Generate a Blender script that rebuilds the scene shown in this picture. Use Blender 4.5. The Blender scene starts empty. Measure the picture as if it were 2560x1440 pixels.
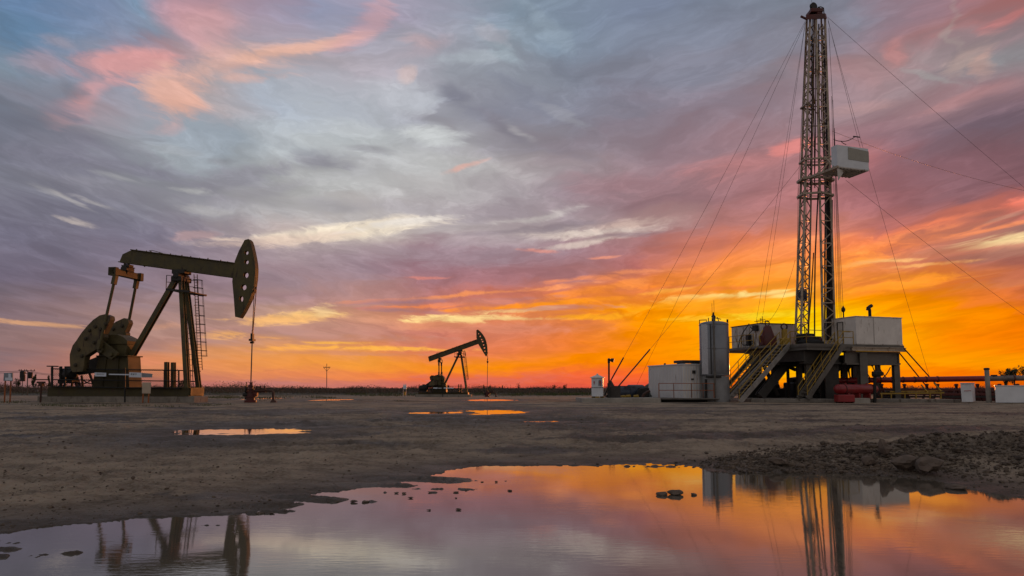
import bpy, math, random
import numpy as np
from mathutils import Vector, Matrix
from mathutils.geometry import tessellate_polygon

rnd = random.Random(7)
scene = bpy.context.scene
COL = scene.collection
V = Vector

# ------------------------------------------------------------------ camera model
F = 1750.0                      # focal length in pixels of the 2560 px wide photograph
CH = 1.92                       # camera height above the water of the big puddle
TP = 0.0795                     # tangent of the upward pitch
HOR = 970.0                     # row of the horizon
PITCH = math.atan(TP)
CY = HOR - F * TP               # row of the optical axis
CAM = V((0, 0, CH))
_f = V((0, math.cos(PITCH), math.sin(PITCH)))
_u = V((0, -math.sin(PITCH), math.cos(PITCH)))

def ray(px, py):
    return V((1, 0, 0)) * ((px - 1280) / F) + _u * ((CY - py) / F) + _f

def hit(px, py, p, n):
    d = ray(px, py)
    return CAM + d * ((V(p) - CAM).dot(n) / d.dot(n))

def at(px, py, Y):
    return hit(px, py, (0, Y, 0), V((0, 1, 0)))

def atz(px, py, z):
    return hit(px, py, (0, 0, z), V((0, 0, 1)))

_PZ = [(0, .12), (12, .12), (17, .16), (20.5, .24), (25.6, .38), (38, .58), (58, .77), (77, .70), (102, .45), (134, .23), (205, .13), (512, 0), (4000, 0)]
_PX_, _PZ_ = np.array([a for a, b in _PZ], float), np.array([b for a, b in _PZ], float)

def gz(y):
    return float(np.interp(abs(y), _PX_, _PZ_))

def ghit(px, py):
    """point of the gently swelling ground seen at a pixel"""
    z = .5
    for _ in range(40):
        p = atz(px, py, z)
        z = .5 * z + .5 * gz(p.y)
    return p

def lin(c):
    return tuple(((x / 255) / 12.92 if x <= 10 else ((x / 255 + .055) / 1.055) ** 2.4) for x in c[:3])

# ------------------------------------------------------------------ node helpers
class NT:
    def __init__(self, tree):
        self.t = tree
    def n(self, typ, **kw):
        nd = self.t.nodes.new(typ)
        for k, v in kw.items():
            if k.startswith('i_'):
                nd.inputs[k[2:].replace('_', ' ')].default_value = v
            else:
                setattr(nd, k, v)
        return nd
    def link(self, a, b):
        self.t.links.new(a, b)
    def math(self, op, a, b=None, c=None, clamp=False):
        nd = self.t.nodes.new('ShaderNodeMath'); nd.operation = op; nd.use_clamp = clamp
        for i, x in enumerate((a, b, c)):
            if x is None: continue
            if isinstance(x, (int, float)): nd.inputs[i].default_value = x
            else: self.link(x, nd.inputs[i])
        return nd.outputs[0]
    def smooth(self, x, a, b, lo=0., hi=1., kind='SMOOTHSTEP'):
        nd = self.t.nodes.new('ShaderNodeMapRange'); nd.interpolation_type = kind; nd.clamp = True
        self.link(x, nd.inputs[0])
        for i, v in zip((1, 2, 3, 4), (a, b, lo, hi)): nd.inputs[i].default_value = v
        return nd.outputs[0]
    def mix(self, f, a, b, blend='MIX'):
        nd = self.t.nodes.new('ShaderNodeMix'); nd.data_type = 'RGBA'; nd.blend_type = blend
        for s, x in ((nd.inputs[0], f), (nd.inputs[6], a), (nd.inputs[7], b)):
            if isinstance(x, (int, float)): s.default_value = x
            elif isinstance(x, tuple): s.default_value = (*x[:3], 1)
            else: self.link(x, s)
        return nd.outputs[2]
    def noise(self, vec, scale, detail=4, rough=.55, dist=0., col=False):
        nd = self.t.nodes.new('ShaderNodeTexNoise')
        nd.inputs['Scale'].default_value = scale; nd.inputs['Detail'].default_value = detail
        nd.inputs['Roughness'].default_value = rough; nd.inputs['Distortion'].default_value = dist
        if vec is not None: self.link(vec, nd.inputs['Vector'])
        return nd.outputs['Color' if col else 'Fac']
    def mapping(self, vec, loc=(0, 0, 0), rot=(0, 0, 0), scale=(1, 1, 1), typ='POINT'):
        nd = self.t.nodes.new('ShaderNodeMapping'); nd.vector_type = typ
        nd.inputs['Location'].default_value = loc; nd.inputs['Rotation'].default_value = rot; nd.inputs['Scale'].default_value = scale
        self.link(vec, nd.inputs['Vector'])
        return nd.outputs[0]

MATS = {}
def mat(name, color, rough=.6, metal=0., var=.25, stain=None, stain_amt=.45, scale=1.6, bump=.15, ribs=None, spec=.4):
    """painted / rusty / dirty surface: base colour with tonal variation and stain patches of their own shape"""
    m = bpy.data.materials.new(name); m.use_nodes = True
    t = NT(m.node_tree); b = m.node_tree.nodes['Principled BSDF']
    geo = t.n('ShaderNodeTexCoord').outputs['Object']
    n1 = t.noise(geo, scale, 6, .6)
    base = t.mix(t.smooth(n1, .3, .7), tuple(c * (1 - var) for c in color), tuple(min(1, c * (1 + var)) for c in color))
    if stain:
        mp = t.mapping(geo, scale=(1, 1, .35))
        n2 = t.noise(mp, scale * 1.7, 7, .65, .4)
        base = t.mix(t.smooth(n2, 1 - stain_amt, 1 - stain_amt + .12), base, stain)
    t.link(base, b.inputs['Base Color'])
    t.link(t.smooth(n1, .25, .75, max(0, rough - .12), min(1, rough + .12)), b.inputs['Roughness'])
    b.inputs['Metallic'].default_value = metal
    b.inputs['Specular IOR Level'].default_value = spec
    h = t.noise(geo, scale * 14, 3, .6)
    if ribs:
        wv = t.n('ShaderNodeTexWave', wave_type='BANDS', bands_direction=ribs[0])
        wv.inputs['Scale'].default_value = ribs[1]
        t.link(geo, wv.inputs['Vector'])
        h = t.math('ADD', t.math('MULTIPLY', wv.outputs['Fac'], ribs[2]), t.math('MULTIPLY', h, .1))
    bp = t.n('ShaderNodeBump'); bp.inputs['Strength'].default_value = bump; bp.inputs['Distance'].default_value = .02
    t.link(h, bp.inputs['Height']); t.link(bp.outputs[0], b.inputs['Normal'])
    MATS[name] = m
    return m

RUST = (.055, .022, .012)
mat('olive_paint', (.066, .054, .020), .6, 0, .35, (.028, .016, .010), .45, 1.1)
mat('olive_weight', (.085, .066, .030), .65, 0, .35, (.026, .011, .009), .49, 1.3)
mat('ochre_paint', (.046, .037, .012), .6, 0, .3, RUST, .42, 1.2)
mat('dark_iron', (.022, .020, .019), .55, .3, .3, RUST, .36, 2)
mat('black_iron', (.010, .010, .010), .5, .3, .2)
mat('rust_iron', (.055, .022, .014), .7, 0, .3, (.03, .015, .01), .42, 3)
mat('steel_cable', (.045, .040, .038), .5, .6, .1)
mat('rod_steel', (.10, .095, .09), .35, .8, .1)
mat('pale_steel', (.35, .285, .215), .5, .15, .25, (.13, .06, .032), .47, 1.8)
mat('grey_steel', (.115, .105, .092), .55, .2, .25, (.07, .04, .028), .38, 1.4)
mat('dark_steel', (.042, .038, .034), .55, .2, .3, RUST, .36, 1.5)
mat('tank_steel', (.165, .175, .195), .36, .55, .15, (.12, .115, .11), .38, .8, .05)
mat('white_panel', (.64, .605, .565), .5, 0, .10, (.24, .17, .11), .37, .9, .08)
mat('white_ribbed', (.62, .63, .65), .45, .1, .06, (.32, .27, .22), .29, .8, .5, ribs=('X', 1.3, 1.0))
mat('white_board', (.60, .63, .67), .5, 0, .07, (.35, .33, .31), .3, 1.1, .05)
mat('patch_grey', (.30, .29, .25), .7, 0, .1, (.20, .19, .16), .4, 2)
mat('dirty_white', (.48, .45, .415), .6, 0, .18, (.13, .075, .045), .45, 1.6)
mat('sign_white', (.55, .62, .72), .5, 0, .05)
mat('sign_grey', (.20, .23, .27), .5, 0, .2)
mat('sign_tan', (.42, .34, .26), .6, 0, .08, (.28, .22, .17), .35, 2)
mat('ink', (.02, .02, .025), .6, 0, .05)
mat('sign_red', (.35, .03, .02), .6, 0, .1)
mat('orange_paint', (.26, .075, .018), .6, 0, .25, RUST, .4, 3)
mat('yellow_paint', (.30, .185, .02), .5, 0, .2, (.15, .07, .02), .36, 2.5)
mat('red_paint', (.22, .014, .017), .38, 0, .2, (.09, .012, .012), .38, 1.2, .05)
mat('dark_red', (.075, .012, .010), .5, 0, .25, (.04, .012, .01), .42, 1.4)
mat('pipe_grey', (.16, .13, .12), .55, .2, .25, RUST, .4, 1.2)
mat('concrete', (.27, .25, .22), .9, 0, .2, (.13, .11, .09), .42, 1.1, .4)
mat('dark_concrete', (.20, .18, .155), .9, 0, .25, (.09, .075, .06), .45, 1.0, .4)
mat('navy_paint', (.025, .034, .055), .45, 0, .25, (.012, .012, .014), .4, 1.5)
mat('tarpaulin', (.040, .045, .042), .7, 0, .3, (.02, .02, .02), .4, .8, .6)
mat('rubber', (.012, .012, .012), .8, 0, .2)
mat('wood_pole', (.09, .075, .062), .85, 0, .25)
mat('tank_sheen', (.30, .33, .38), .22, .7, .15, (.12, .12, .13), .38, .9, .05)  # lighter tank steel, the highlight stripe put into its colour
mat('tank_skirt', (.20, .205, .21), .55, .3, .2, (.10, .08, .065), .38, 1.3)
mat('stair_steel', (.24, .225, .21), .55, .2, .25, (.09, .05, .03), .40, 1.6)
mat('bolt_dark', (.034, .026, .014), .6, .1, .3)
mat('lamp_glass', (.25, .25, .25), .2, 0, .05)
mat('bark', (.045, .034, .028), .9, 0, .3)
mat('leaf_green', (.045, .055, .020), .8, 0, .4, None, 0, .8)
mat('leaf_brown', (.085, .060, .044), .85, 0, .4, None, 0, .5)

# ------------------------------------------------------------------ mesh builder
class MB:
    def __init__(self):
        self.v, self.f = [], []
    def add(self, vs, fs):
        o = len(self.v)
        self.v += [tuple(p) for p in vs]
        self.f += [tuple(i + o for i in f) for f in fs]
        return self
    def hexa(self, a, b):
        """box between two quads a (4 pts) and b (4 pts)"""
        return self.add(list(a) + list(b), [(3, 2, 1, 0), (4, 5, 6, 7), (0, 1, 5, 4), (1, 2, 6, 5), (2, 3, 7, 6), (3, 0, 4, 7)])
    def box(self, c, s, ex=V((1, 0, 0)), ey=V((0, 1, 0)), ez=V((0, 0, 1))):
        c = V(c); x, y, z = ex * (s[0] / 2), ey * (s[1] / 2), ez * (s[2] / 2)
        return self.hexa([c - x - y - z, c + x - y - z, c + x + y - z, c - x + y - z],
                         [c - x - y + z, c + x - y + z, c + x + y + z, c - x + y + z])
    def bar(self, p, q, w, h, up=V((0, 0, 1)), w2=None, h2=None):
        p, q = V(p), V(q); d = (q - p).normalized()
        s = d.cross(up)
        if s.length < 1e-4: s = d.cross(V((0, 1, 0)))
        s.normalize(); t = s.cross(d).normalized()
        w2 = w if w2 is None else w2; h2 = h if h2 is None else h2
        def q4(o, w, h): return [o - s * w / 2 - t * h / 2, o + s * w / 2 - t * h / 2, o + s * w / 2 + t * h / 2, o - s * w / 2 + t * h / 2]
        return self.hexa(q4(p, w, h), q4(q, w2, h2))
    def ibeam(self, p, q, w, h, up=V((0, 0, 1)), t=.16):
        p, q = V(p), V(q); d = (q - p).normalized(); s = d.cross(up).normalized(); u = s.cross(d)
        self.bar(p, q, w * .3, h * (1 - 1.9 * t), up)
        for k in (-1, 1):
            o = u * (k * h * (.5 - t / 2))
            self.bar(p + o, q + o, w, h * t, up)
        return self
    def tube(self, p, q, r, n=8, r2=None):
        return self.path([p, q], r, n, [r, r if r2 is None else r2])
    def path(self, pts, r, n=8, rs=None):
        pts = [V(p) for p in pts]; k = len(pts); vs = []
        ref = None
        for i, p in enumerate(pts):
            d = (pts[min(i + 1, k - 1)] - pts[max(i - 1, 0)]).normalized()
            if ref is None:
                ref = d.cross(V((0, 0, 1)) if abs(d.z) < .9 else V((1, 0, 0))).normalized()
            s = (ref - d * ref.dot(d)).normalized(); ref = s; t = d.cross(s)
            rr = rs[i] if rs else r
            for j in range(n):
                a = 2 * math.pi * j / n
                vs.append(p + s * (math.cos(a) * rr) + t * (math.sin(a) * rr))
        fs = [(i * n + j, i * n + (j + 1) % n, (i + 1) * n + (j + 1) % n, (i + 1) * n + j) for i in range(k - 1) for j in range(n)]
        fs += [tuple(range(n - 1, -1, -1)), tuple((k - 1) * n + j for j in range(n))]
        return self.add(vs, fs)
    def prism(self, pts, off, holes=()):
        """polygon (3-D, planar) with holes, extruded by +-off/2"""
        loops = [[V(p) for p in pts]] + [[V(p) for p in h] for h in holes]
        flat = [p for l in loops for p in l]; n = len(flat); o = V(off) / 2
        tris = tessellate_polygon(loops)
        fs = [tuple(t) for t in tris] + [tuple(i + n for i in reversed(t)) for t in tris]
        s = 0
        for l in loops:
            m = len(l)
            fs += [(s + i, s + (i + 1) % m, s + n + (i + 1) % m, s + n + i) for i in range(m)]
            s += m
        return self.add([p - o for p in flat] + [p + o for p in flat], fs)
    def lathe(self, prof, c, ax=V((0, 0, 1)), n=24):
        """profile [(r, h)] turned about the axis ax through c"""
        c = V(c); ax = V(ax).normalized(); s = ax.cross(V((0, 1, 0)) if abs(ax.y) < .9 else V((1, 0, 0))).normalized(); t = ax.cross(s)
        vs = [c + ax * h + (s * math.cos(2 * math.pi * j / n) + t * math.sin(2 * math.pi * j / n)) * max(r, 1e-4) for r, h in prof for j in range(n)]
        k = len(prof)
        fs = [(i * n + j, i * n + (j + 1) % n, (i + 1) * n + (j + 1) % n, (i + 1) * n + j) for i in range(k - 1) for j in range(n)]
        fs += [tuple(range(n - 1, -1, -1)), tuple((k - 1) * n + j for j in range(n))]
        return self.add(vs, fs)
    def rock(self, c, s, rg, sub=1, rough=.22):
        c = V(c)
        vs, fs = ICO[sub]
        k = [V((rg.gauss(0, 1), rg.gauss(0, 1), rg.gauss(0, 1))) for _ in range(4)]
        a = rg.random() * 6.28; ca, sa = math.cos(a), math.sin(a); out = []
        for p in vs:
            m = 1 + rough * sum(math.sin(p.dot(q) * 1.9 + i) for i, q in enumerate(k)) * .5 + rg.uniform(-1, 1) * rough * .35
            x, y, z = p.x * s[0] * m, p.y * s[1] * m, p.z * s[2] * m
            out.append(c + V((x * ca - y * sa, x * sa + y * ca, z)))
        return self.add(out, fs)
    def build(self, name, material, parent=None, smooth=False, bevel=0.):
        me = bpy.data.meshes.new(name)
        o = bpy.data.objects.new(name, me); COL.objects.link(o)
        off = V((0, 0, 0))
        if parent is not None:
            o.parent = parent
            q = parent
            while q is not None:
                off += q.location; q = q.parent
        elif self.v:
            a = np.array(self.v); off = V((float(a[:, 0].mean()), float(a[:, 1].mean()), float(a[:, 2].min())))
            o.location = off
        me.from_pydata([(x - off.x, y - off.y, z - off.z) for x, y, z in self.v], [], self.f)
        me.validate(verbose=False)
        import bmesh
        bm = bmesh.new(); bm.from_mesh(me); bmesh.ops.recalc_face_normals(bm, faces=bm.faces); bm.to_mesh(me); bm.free()
        me.materials.append(MATS[material] if isinstance(material, str) else material)
        if smooth:
            me.shade_smooth()
            me.set_sharp_from_angle(angle=math.radians(38))
        if bevel:
            md = o.modifiers.new('edge', 'BEVEL'); md.width = bevel; md.segments = 1; md.limit_method = 'ANGLE'
        return o

def _ico(sub):
    import bmesh
    bm = bmesh.new(); bmesh.ops.create_icosphere(bm, subdivisions=sub, radius=1)
    bm.verts.ensure_lookup_table()
    r = ([v.co.copy() for v in bm.verts], [tuple(v.index for v in f.verts) for f in bm.faces]); bm.free()
    return r
ICO = {1: _ico(1), 2: _ico(2), 3: _ico(3)}

def tag(o, label=None, cat=None, group=None, kind=None):
    if label: o['label'] = label
    if cat: o['category'] = cat
    if group: o['group'] = group
    if kind: o['kind'] = kind
    return o

def thing(name, loc, label, cat, group=None):
    e = bpy.data.objects.new(name, None); COL.objects.link(e); e.location = V(loc); e.empty_display_size = .3
    return tag(e, label, cat, group)

def catenary(p, q, sag, k=14):
    p, q = V(p), V(q)
    return [p.lerp(q, i / k) - V((0, 0, sag * 4 * (i / k) * (1 - i / k))) for i in range(k + 1)]

def circle_px(P, cx, cy, rx, ry=None, n=14, rot=0.):
    ry = rx if ry is None else ry
    return [P(cx + rx * math.cos(2 * math.pi * i / n + rot), cy + ry * math.sin(2 * math.pi * i / n + rot)) for i in range(n)]
# ------------------------------------------------------------------ sky (world): cloud banks in azimuth / elevation
def sky_ae(px, py):
    d = ray(px, py)
    return math.atan2(d.x, d.y), d.z / math.hypot(d.x, d.y)

SKY = {
 0: [(0, 85,120,160), (90, 85,125,162), (180, 120,135,150), (270, 115,122,140), (360, 125,125,140), (450, 130,127,140), (520, 128,122,138), (580, 125,118,135), (640, 125,115,130), (700, 122,110,125), (740, 125,112,122), (780, 138,115,120), (830, 142,115,114), (880, 136,110,112), (930, 145,112,112), (966, 140,105,105)],
 180: [(0, 110,130,165), (90, 120,135,165), (170, 140,142,160), (240, 165,142,152), (300, 145,140,152), (360, 140,135,150), (450, 135,130,142), (520, 130,125,140), (580, 128,120,135), (640, 125,115,130), (700, 130,115,128), (740, 140,118,125), (780, 150,122,122), (850, 155,120,115), (910, 172,120,108), (966, 160,112,106)],
 360: [(0, 110,140,170), (90, 130,145,170), (160, 180,140,148), (230, 155,162,180), (300, 160,172,186), (360, 165,170,175), (450, 152,150,158), (520, 145,140,152), (580, 135,125,142), (640, 140,125,140), (700, 148,128,138), (760, 160,131,132), (820, 175,138,128), (860, 172,130,121), (910, 212,140,106), (966, 180,118,106)],
 540: [(0, 180,142,158), (90, 178,150,162), (180, 185,160,164), (250, 178,165,168), (330, 165,175,185), (420, 165,170,175), (460, 155,150,158), (520, 165,160,165), (580, 155,140,150), (640, 155,135,145), (700, 160,132,140), (740, 170,138,138), (780, 185,145,135), (850, 182,138,125), (885, 218,150,105), (915, 228,148,97), (966, 190,118,108)],
 720: [(0, 145,150,180), (90, 160,155,172), (150, 172,162,170), (200, 168,170,182), (270, 165,175,190), (360, 178,185,190), (450, 168,168,168), (520, 180,176,176), (590, 190,172,168), (640, 165,145,150), (700, 160,135,142), (740, 176,142,140), (790, 200,158,135), (830, 190,145,130), (880, 232,158,97), (910, 238,154,86), (940, 228,140,95), (966, 196,122,108)],
 900: [(0, 160,150,172), (90, 163,160,175), (180, 174,166,178), (270, 180,185,195), (360, 185,190,193), (420, 172,172,175), (470, 192,192,192), (540, 190,182,180), (580, 205,190,178), (620, 170,150,155), (680, 155,130,140), (740, 180,135,128), (790, 205,150,125), (830, 195,140,125), (868, 222,146,100), (910, 243,158,76), (940, 238,140,88), (966, 200,120,108)],
 1080: [(0, 150,155,175), (90, 160,160,175), (180, 155,160,173), (260, 155,156,168), (330, 172,173,178), (420, 190,190,190), (470, 190,186,186), (540, 178,168,172), (570, 186,174,174), (620, 165,145,155), (680, 160,130,140), (740, 182,130,124), (770, 198,132,113), (800, 225,165,125), (840, 205,140,120), (880, 225,145,108), (920, 245,160,66), (950, 238,130,86), (966, 205,115,100)],
 1260: [(0, 125,145,165), (90, 135,150,165), (180, 145,152,165), (260, 135,137,154), (340, 152,147,157), (420, 178,173,174), (480, 170,160,165), (540, 165,150,158), (580, 175,158,162), (640, 160,138,148), (700, 165,125,130), (740, 200,130,112), (790, 228,155,112), (830, 220,145,110), (880, 235,145,95), (920, 250,160,56), (950, 243,130,84), (966, 215,112,92)],
 1440: [(0, 120,138,160), (90, 120,138,158), (180, 125,132,150), (270, 128,128,145), (360, 140,130,142), (420, 160,143,150), (480, 150,130,140), (530, 165,146,153), (580, 178,158,158), (620, 160,130,138), (700, 172,125,123), (740, 218,134,88), (780, 246,160,58), (820, 228,145,92), (860, 240,145,75), (900, 250,155,50), (945, 243,120,80), (966, 220,105,85)],
 1620: [(0, 115,128,155), (90, 120,130,152), (180, 128,130,148), (270, 135,128,145), (360, 145,120,132), (450, 158,116,124), (500, 150,111,119), (560, 172,138,136), (600, 165,117,117), (660, 183,112,103), (710, 235,138,56), (760, 250,158,44), (800, 252,168,52), (850, 253,160,46), (900, 254,155,42), (940, 247,120,70), (966, 225,100,75)],
 1800: [(0, 120,130,150), (90, 122,128,148), (180, 130,128,145), (270, 140,125,140), (360, 155,118,128), (420, 168,112,116), (480, 160,106,112), (560, 178,108,103), (610, 215,118,72), (660, 250,145,38), (720, 252,163,46), (760, 254,180,66), (800, 254,188,50), (850, 255,180,32), (900, 255,168,26), (940, 253,140,40), (966, 235,115,50)],
 2000: [(0, 120,128,145), (90, 128,128,144), (180, 140,128,140), (270, 150,122,132), (360, 160,112,118), (420, 172,106,110), (500, 178,100,100), (570, 202,108,80), (620, 248,138,34), (680, 253,158,36), (740, 255,182,60), (790, 255,212,58), (830, 255,220,42), (870, 255,208,14), (920, 255,192,8), (966, 252,150,14)],
 2200: [(0, 125,125,142), (90, 140,125,138), (150, 160,120,124), (240, 158,128,134), (340, 155,110,120), (420, 165,95,102), (500, 160,90,95), (560, 182,95,86), (610, 240,122,46), (650, 226,140,84), (700, 242,150,66), (760, 254,168,42), (800, 255,182,38), (850, 255,182,28), (900, 255,175,16), (940, 254,150,16), (966, 245,125,20)],
 2380: [(0, 150,115,128), (60, 162,116,121), (120, 158,135,139), (200, 150,133,139), (260, 160,120,126), (340, 130,102,116), (420, 140,90,100), (500, 138,86,93), (545, 200,96,70), (590, 188,124,98), (640, 202,124,90), (690, 228,138,64), (740, 234,140,65), (790, 250,158,42), (850, 253,150,36), (900, 254,168,22), (940, 250,132,22), (966, 230,108,25)],
 2560: [(0, 172,98,96), (60, 152,123,129), (130, 142,138,143), (220, 148,110,118), (300, 117,93,106), (380, 125,85,95), (450, 130,80,90), (510, 200,90,72), (560, 152,104,94), (600, 205,150,115), (640, 168,110,94), (700, 195,115,85), (760, 225,130,65), (810, 244,140,46), (860, 248,140,36), (905, 253,165,24), (945, 228,115,34), (966, 205,98,35)],
}
# cloud bars: px, py, half length, half thickness, rise angle, colour, strength, raggedness
BARS = [
 (330,165,140,34,3,(218,138,134),.8), (500,35,95,70,-70,(208,140,148),.6), (440,245,100,46,14,(232,162,132),.85), (400,310,60,20,20,(205,160,158),.5),
 (600,165,210,42,14,(216,162,146),.75), (740,122,140,18,19,(228,168,142),.85), (870,60,110,30,42,(206,150,156),.6), (560,70,80,60,-20,(205,148,150),.6),
 (640,205,120,14,6,(215,165,150),.6), (195,245,34,75,-42,(212,146,148),.75), (90,160,70,26,-10,(172,142,152),.6), (170,300,60,20,25,(195,148,155),.5), (130,110,50,14,-20,(160,146,158),.5),
 (60,255,140,44,-8,(110,118,136),.7), (170,232,60,18,-16,(116,120,136),.7), (80,300,120,24,-4,(110,113,130),.7), (150,360,90,18,-15,(128,128,144),.5),
 (300,418,210,28,-12,(122,119,136),.75), (110,400,150,26,-11,(116,115,132),.65), (350,385,80,10,-20,(138,138,150),.5),
 (600,447,140,30,13,(138,135,147),.8), (560,402,45,12,0,(140,142,150),.7), (820,400,70,22,-3,(138,136,148),.8), (930,372,70,9,-3,(150,149,156),.7), (700,350,110,14,-16,(150,156,163),.5), (420,370,60,10,-10,(150,154,160),.5),
 (830,520,110,14,-6,(160,156,162),.6), (660,480,120,18,10,(150,146,154),.6), (360,490,140,20,-8,(132,128,142),.5), (980,520,140,16,-3,(172,165,170),.6),
 (110,478,60,6,-22,(168,165,168),.45), (160,500,66,7,-30,(176,170,168),.5), (190,556,46,6,-18,(192,178,172),.8), (330,450,70,7,-12,(178,178,180),.5), (230,510,60,7,-20,(178,172,172),.6), (470,470,70,8,-8,(186,186,184),.6),(520,520,80,9,-5,(176,172,172),.5),
 (880,577,240,20,6,(242,224,196),.9), (700,602,170,15,4,(224,194,174),.7), (1010,562,140,9,8,(228,218,208),.8), (1480,578,200,11,4,(226,206,192),.85), (1330,545,130,9,10,(206,196,190),.6), (1600,556,100,12,8,(218,184,168),.75), (1460,604,130,8,9,(216,196,182),.7), (1200,600,160,12,4,(172,152,158),.6), (1120,640,260,24,2,(158,138,148),.5),
 (1400,560,160,6,4,(140,122,132),.7), (1300,575,140,6,5,(150,134,142),.7), (1560,585,130,6,6,(148,120,126),.7),
 (1130,240,66,22,-25,(126,127,144),.85), (1210,278,110,22,-14,(130,131,148),.75), (1090,285,120,12,-10,(145,143,153),.7), (1270,320,130,16,-32,(133,128,141),.8), (1400,366,130,18,-26,(138,126,137),.7), (1130,320,40,18,-70,(146,141,150),.6), (1300,230,120,26,-30,(124,128,146),.6),
 (1160,150,110,18,6,(166,176,186),.7), (1080,330,110,20,-6,(198,202,202),.75), (1250,120,90,20,-35,(150,166,178),.6), (1360,60,120,24,-35,(140,158,174),.5), (1310,330,60,10,-30,(176,172,176),.6), (1420,300,90,14,-25,(150,150,160),.5),(1000,240,100,30,-10,(186,192,200),.5), (900,330,120,22,-8,(192,197,200),.6),
 (1170,414,66,7,12,(226,168,152),.8), (985,185,24,16,0,(214,178,166),.45), (1040,120,90,20,15,(180,160,170),.5), (1230,95,60,16,-20,(168,160,172),.5), (1000,105,60,14,-15,(196,160,162),.5),
 (1850,412,200,28,13,(198,108,106),.4), (2110,402,110,26,10,(196,98,96),.45), (1960,380,70,14,15,(222,104,92),.7), (1560,470,160,22,-6,(152,108,116),.5), (1680,300,260,30,10,(142,124,138),.4), (1700,180,240,26,12,(122,126,146),.4),
 (2270,105,66,22,48,(196,114,108),.55), (2440,130,100,28,38,(182,150,140),.6), (2330,190,70,12,-20,(160,152,152),.7), (2480,150,60,20,60,(196,146,130),.5), (2420,60,80,12,-60,(170,150,145),.5), (2180,270,100,16,10,(176,132,132),.6), (2400,255,130,16,20,(178,120,122),.6), (2540,30,90,24,30,(198,94,90),.45), (2500,290,140,40,15,(112,90,106),.5), (2480,390,160,36,10,(136,84,94),.4),
 (2330,562,190,9,14,(255,116,44),.95), (2515,512,90,12,16,(250,100,54),.95), (2160,622,280,20,12,(255,130,28),.95), (2250,588,120,7,12,(255,120,40),.85), (2500,602,120,11,8,(252,218,152),.95), (2480,574,130,5,12,(250,132,58),.85), (2400,620,120,10,8,(190,118,86),.6), (2490,640,160,14,6,(158,104,90),.75), (2330,662,110,5,6,(252,176,96),.8), (2290,692,190,13,3,(252,152,46),.8), (2420,543,100,9,14,(150,92,86),.7), (2480,548,90,7,14,(180,130,110),.6),(2200,652,120,5,4,(255,190,110),.8), (2430,720,150,10,4,(215,130,76),.5), (2520,700,120,16,5,(186,110,84),.6),(2180,720,160,8,3,(255,160,50),.6),
 (1850,655,220,18,15,(255,136,34),.9), (1920,684,260,26,10,(255,150,34),.8), (1800,742,220,8,5,(255,208,116),.9), (1910,733,130,6,4,(255,218,134),.85), (1700,762,210,12,3,(255,166,50),.8), (1750,700,180,10,8,(252,140,40),.7), (1830,722,140,5,5,(240,130,60),.7), (1700,720,120,6,6,(232,126,70),.6), (1900,790,160,8,3,(255,224,70),.7), (1760,800,120,6,2,(255,196,70),.6),(1660,730,90,5,6,(255,180,70),.6),
 (1170,738,280,5,5,(246,152,94),.85), (1050,766,190,5,4,(242,142,94),.9), (1400,757,260,7,5,(253,152,54),.95), (1500,724,220,8,10,(246,142,60),.8), (1150,798,140,10,1,(253,218,148),1.), (1290,776,110,5,4,(246,198,136),.8), (1270,800,130,5,1,(246,208,142),.8), (1560,690,180,6,6,(242,140,80),.7), (1480,790,140,7,2,(253,172,60),.8),
 (1020,753,120,7,3,(164,121,129),.8), (980,777,120,6,-2,(170,125,128),.7), (1400,770,130,6,2,(190,125,115),.7), (1240,752,150,5,4,(188,126,120),.6), (1280,822,200,10,0,(214,140,116),.5), (1090,696,80,5,2,(214,130,118),.8), (1330,625,40,5,-6,(226,136,116),.7), (1510,648,40,4,0,(232,140,108),.8),
 (770,790,120,12,3,(246,198,132),.95), (690,797,150,10,-1,(242,184,122),.85), (820,778,40,14,10,(242,204,152),.8), (580,838,66,10,0,(242,178,112),.8), (690,845,60,5,0,(240,172,112),.8), (840,856,90,4,0,(250,182,92),.95), (960,871,220,5,-1,(253,182,90),.95), (740,873,130,4,-1,(246,172,96),.9), (400,815,46,9,0,(204,152,128),.7), (90,812,120,6,-4,(208,158,122),.9), (500,590,60,10,5,(186,146,142),.5), (700,740,140,10,2,(164,130,136),.5), (640,825,140,9,0,(176,134,128),.6), (900,846,240,8,0,(192,138,124),.5), (880,884,260,5,-1,(206,140,112),.5),
 (1180,952,180,12,0,(216,114,98),.7), (1350,945,70,13,0,(226,114,92),.7), (640,957,140,8,0,(188,124,120),.6), (960,958,160,7,0,(205,122,108),.5), (1500,950,120,10,0,(240,112,84),.5), (330,905,120,14,4,(220,140,106),.6),
 (2035,850,170,95,0,(255,216,48),.5), (2035,868,80,52,0,(255,236,84),.5),
]

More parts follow.
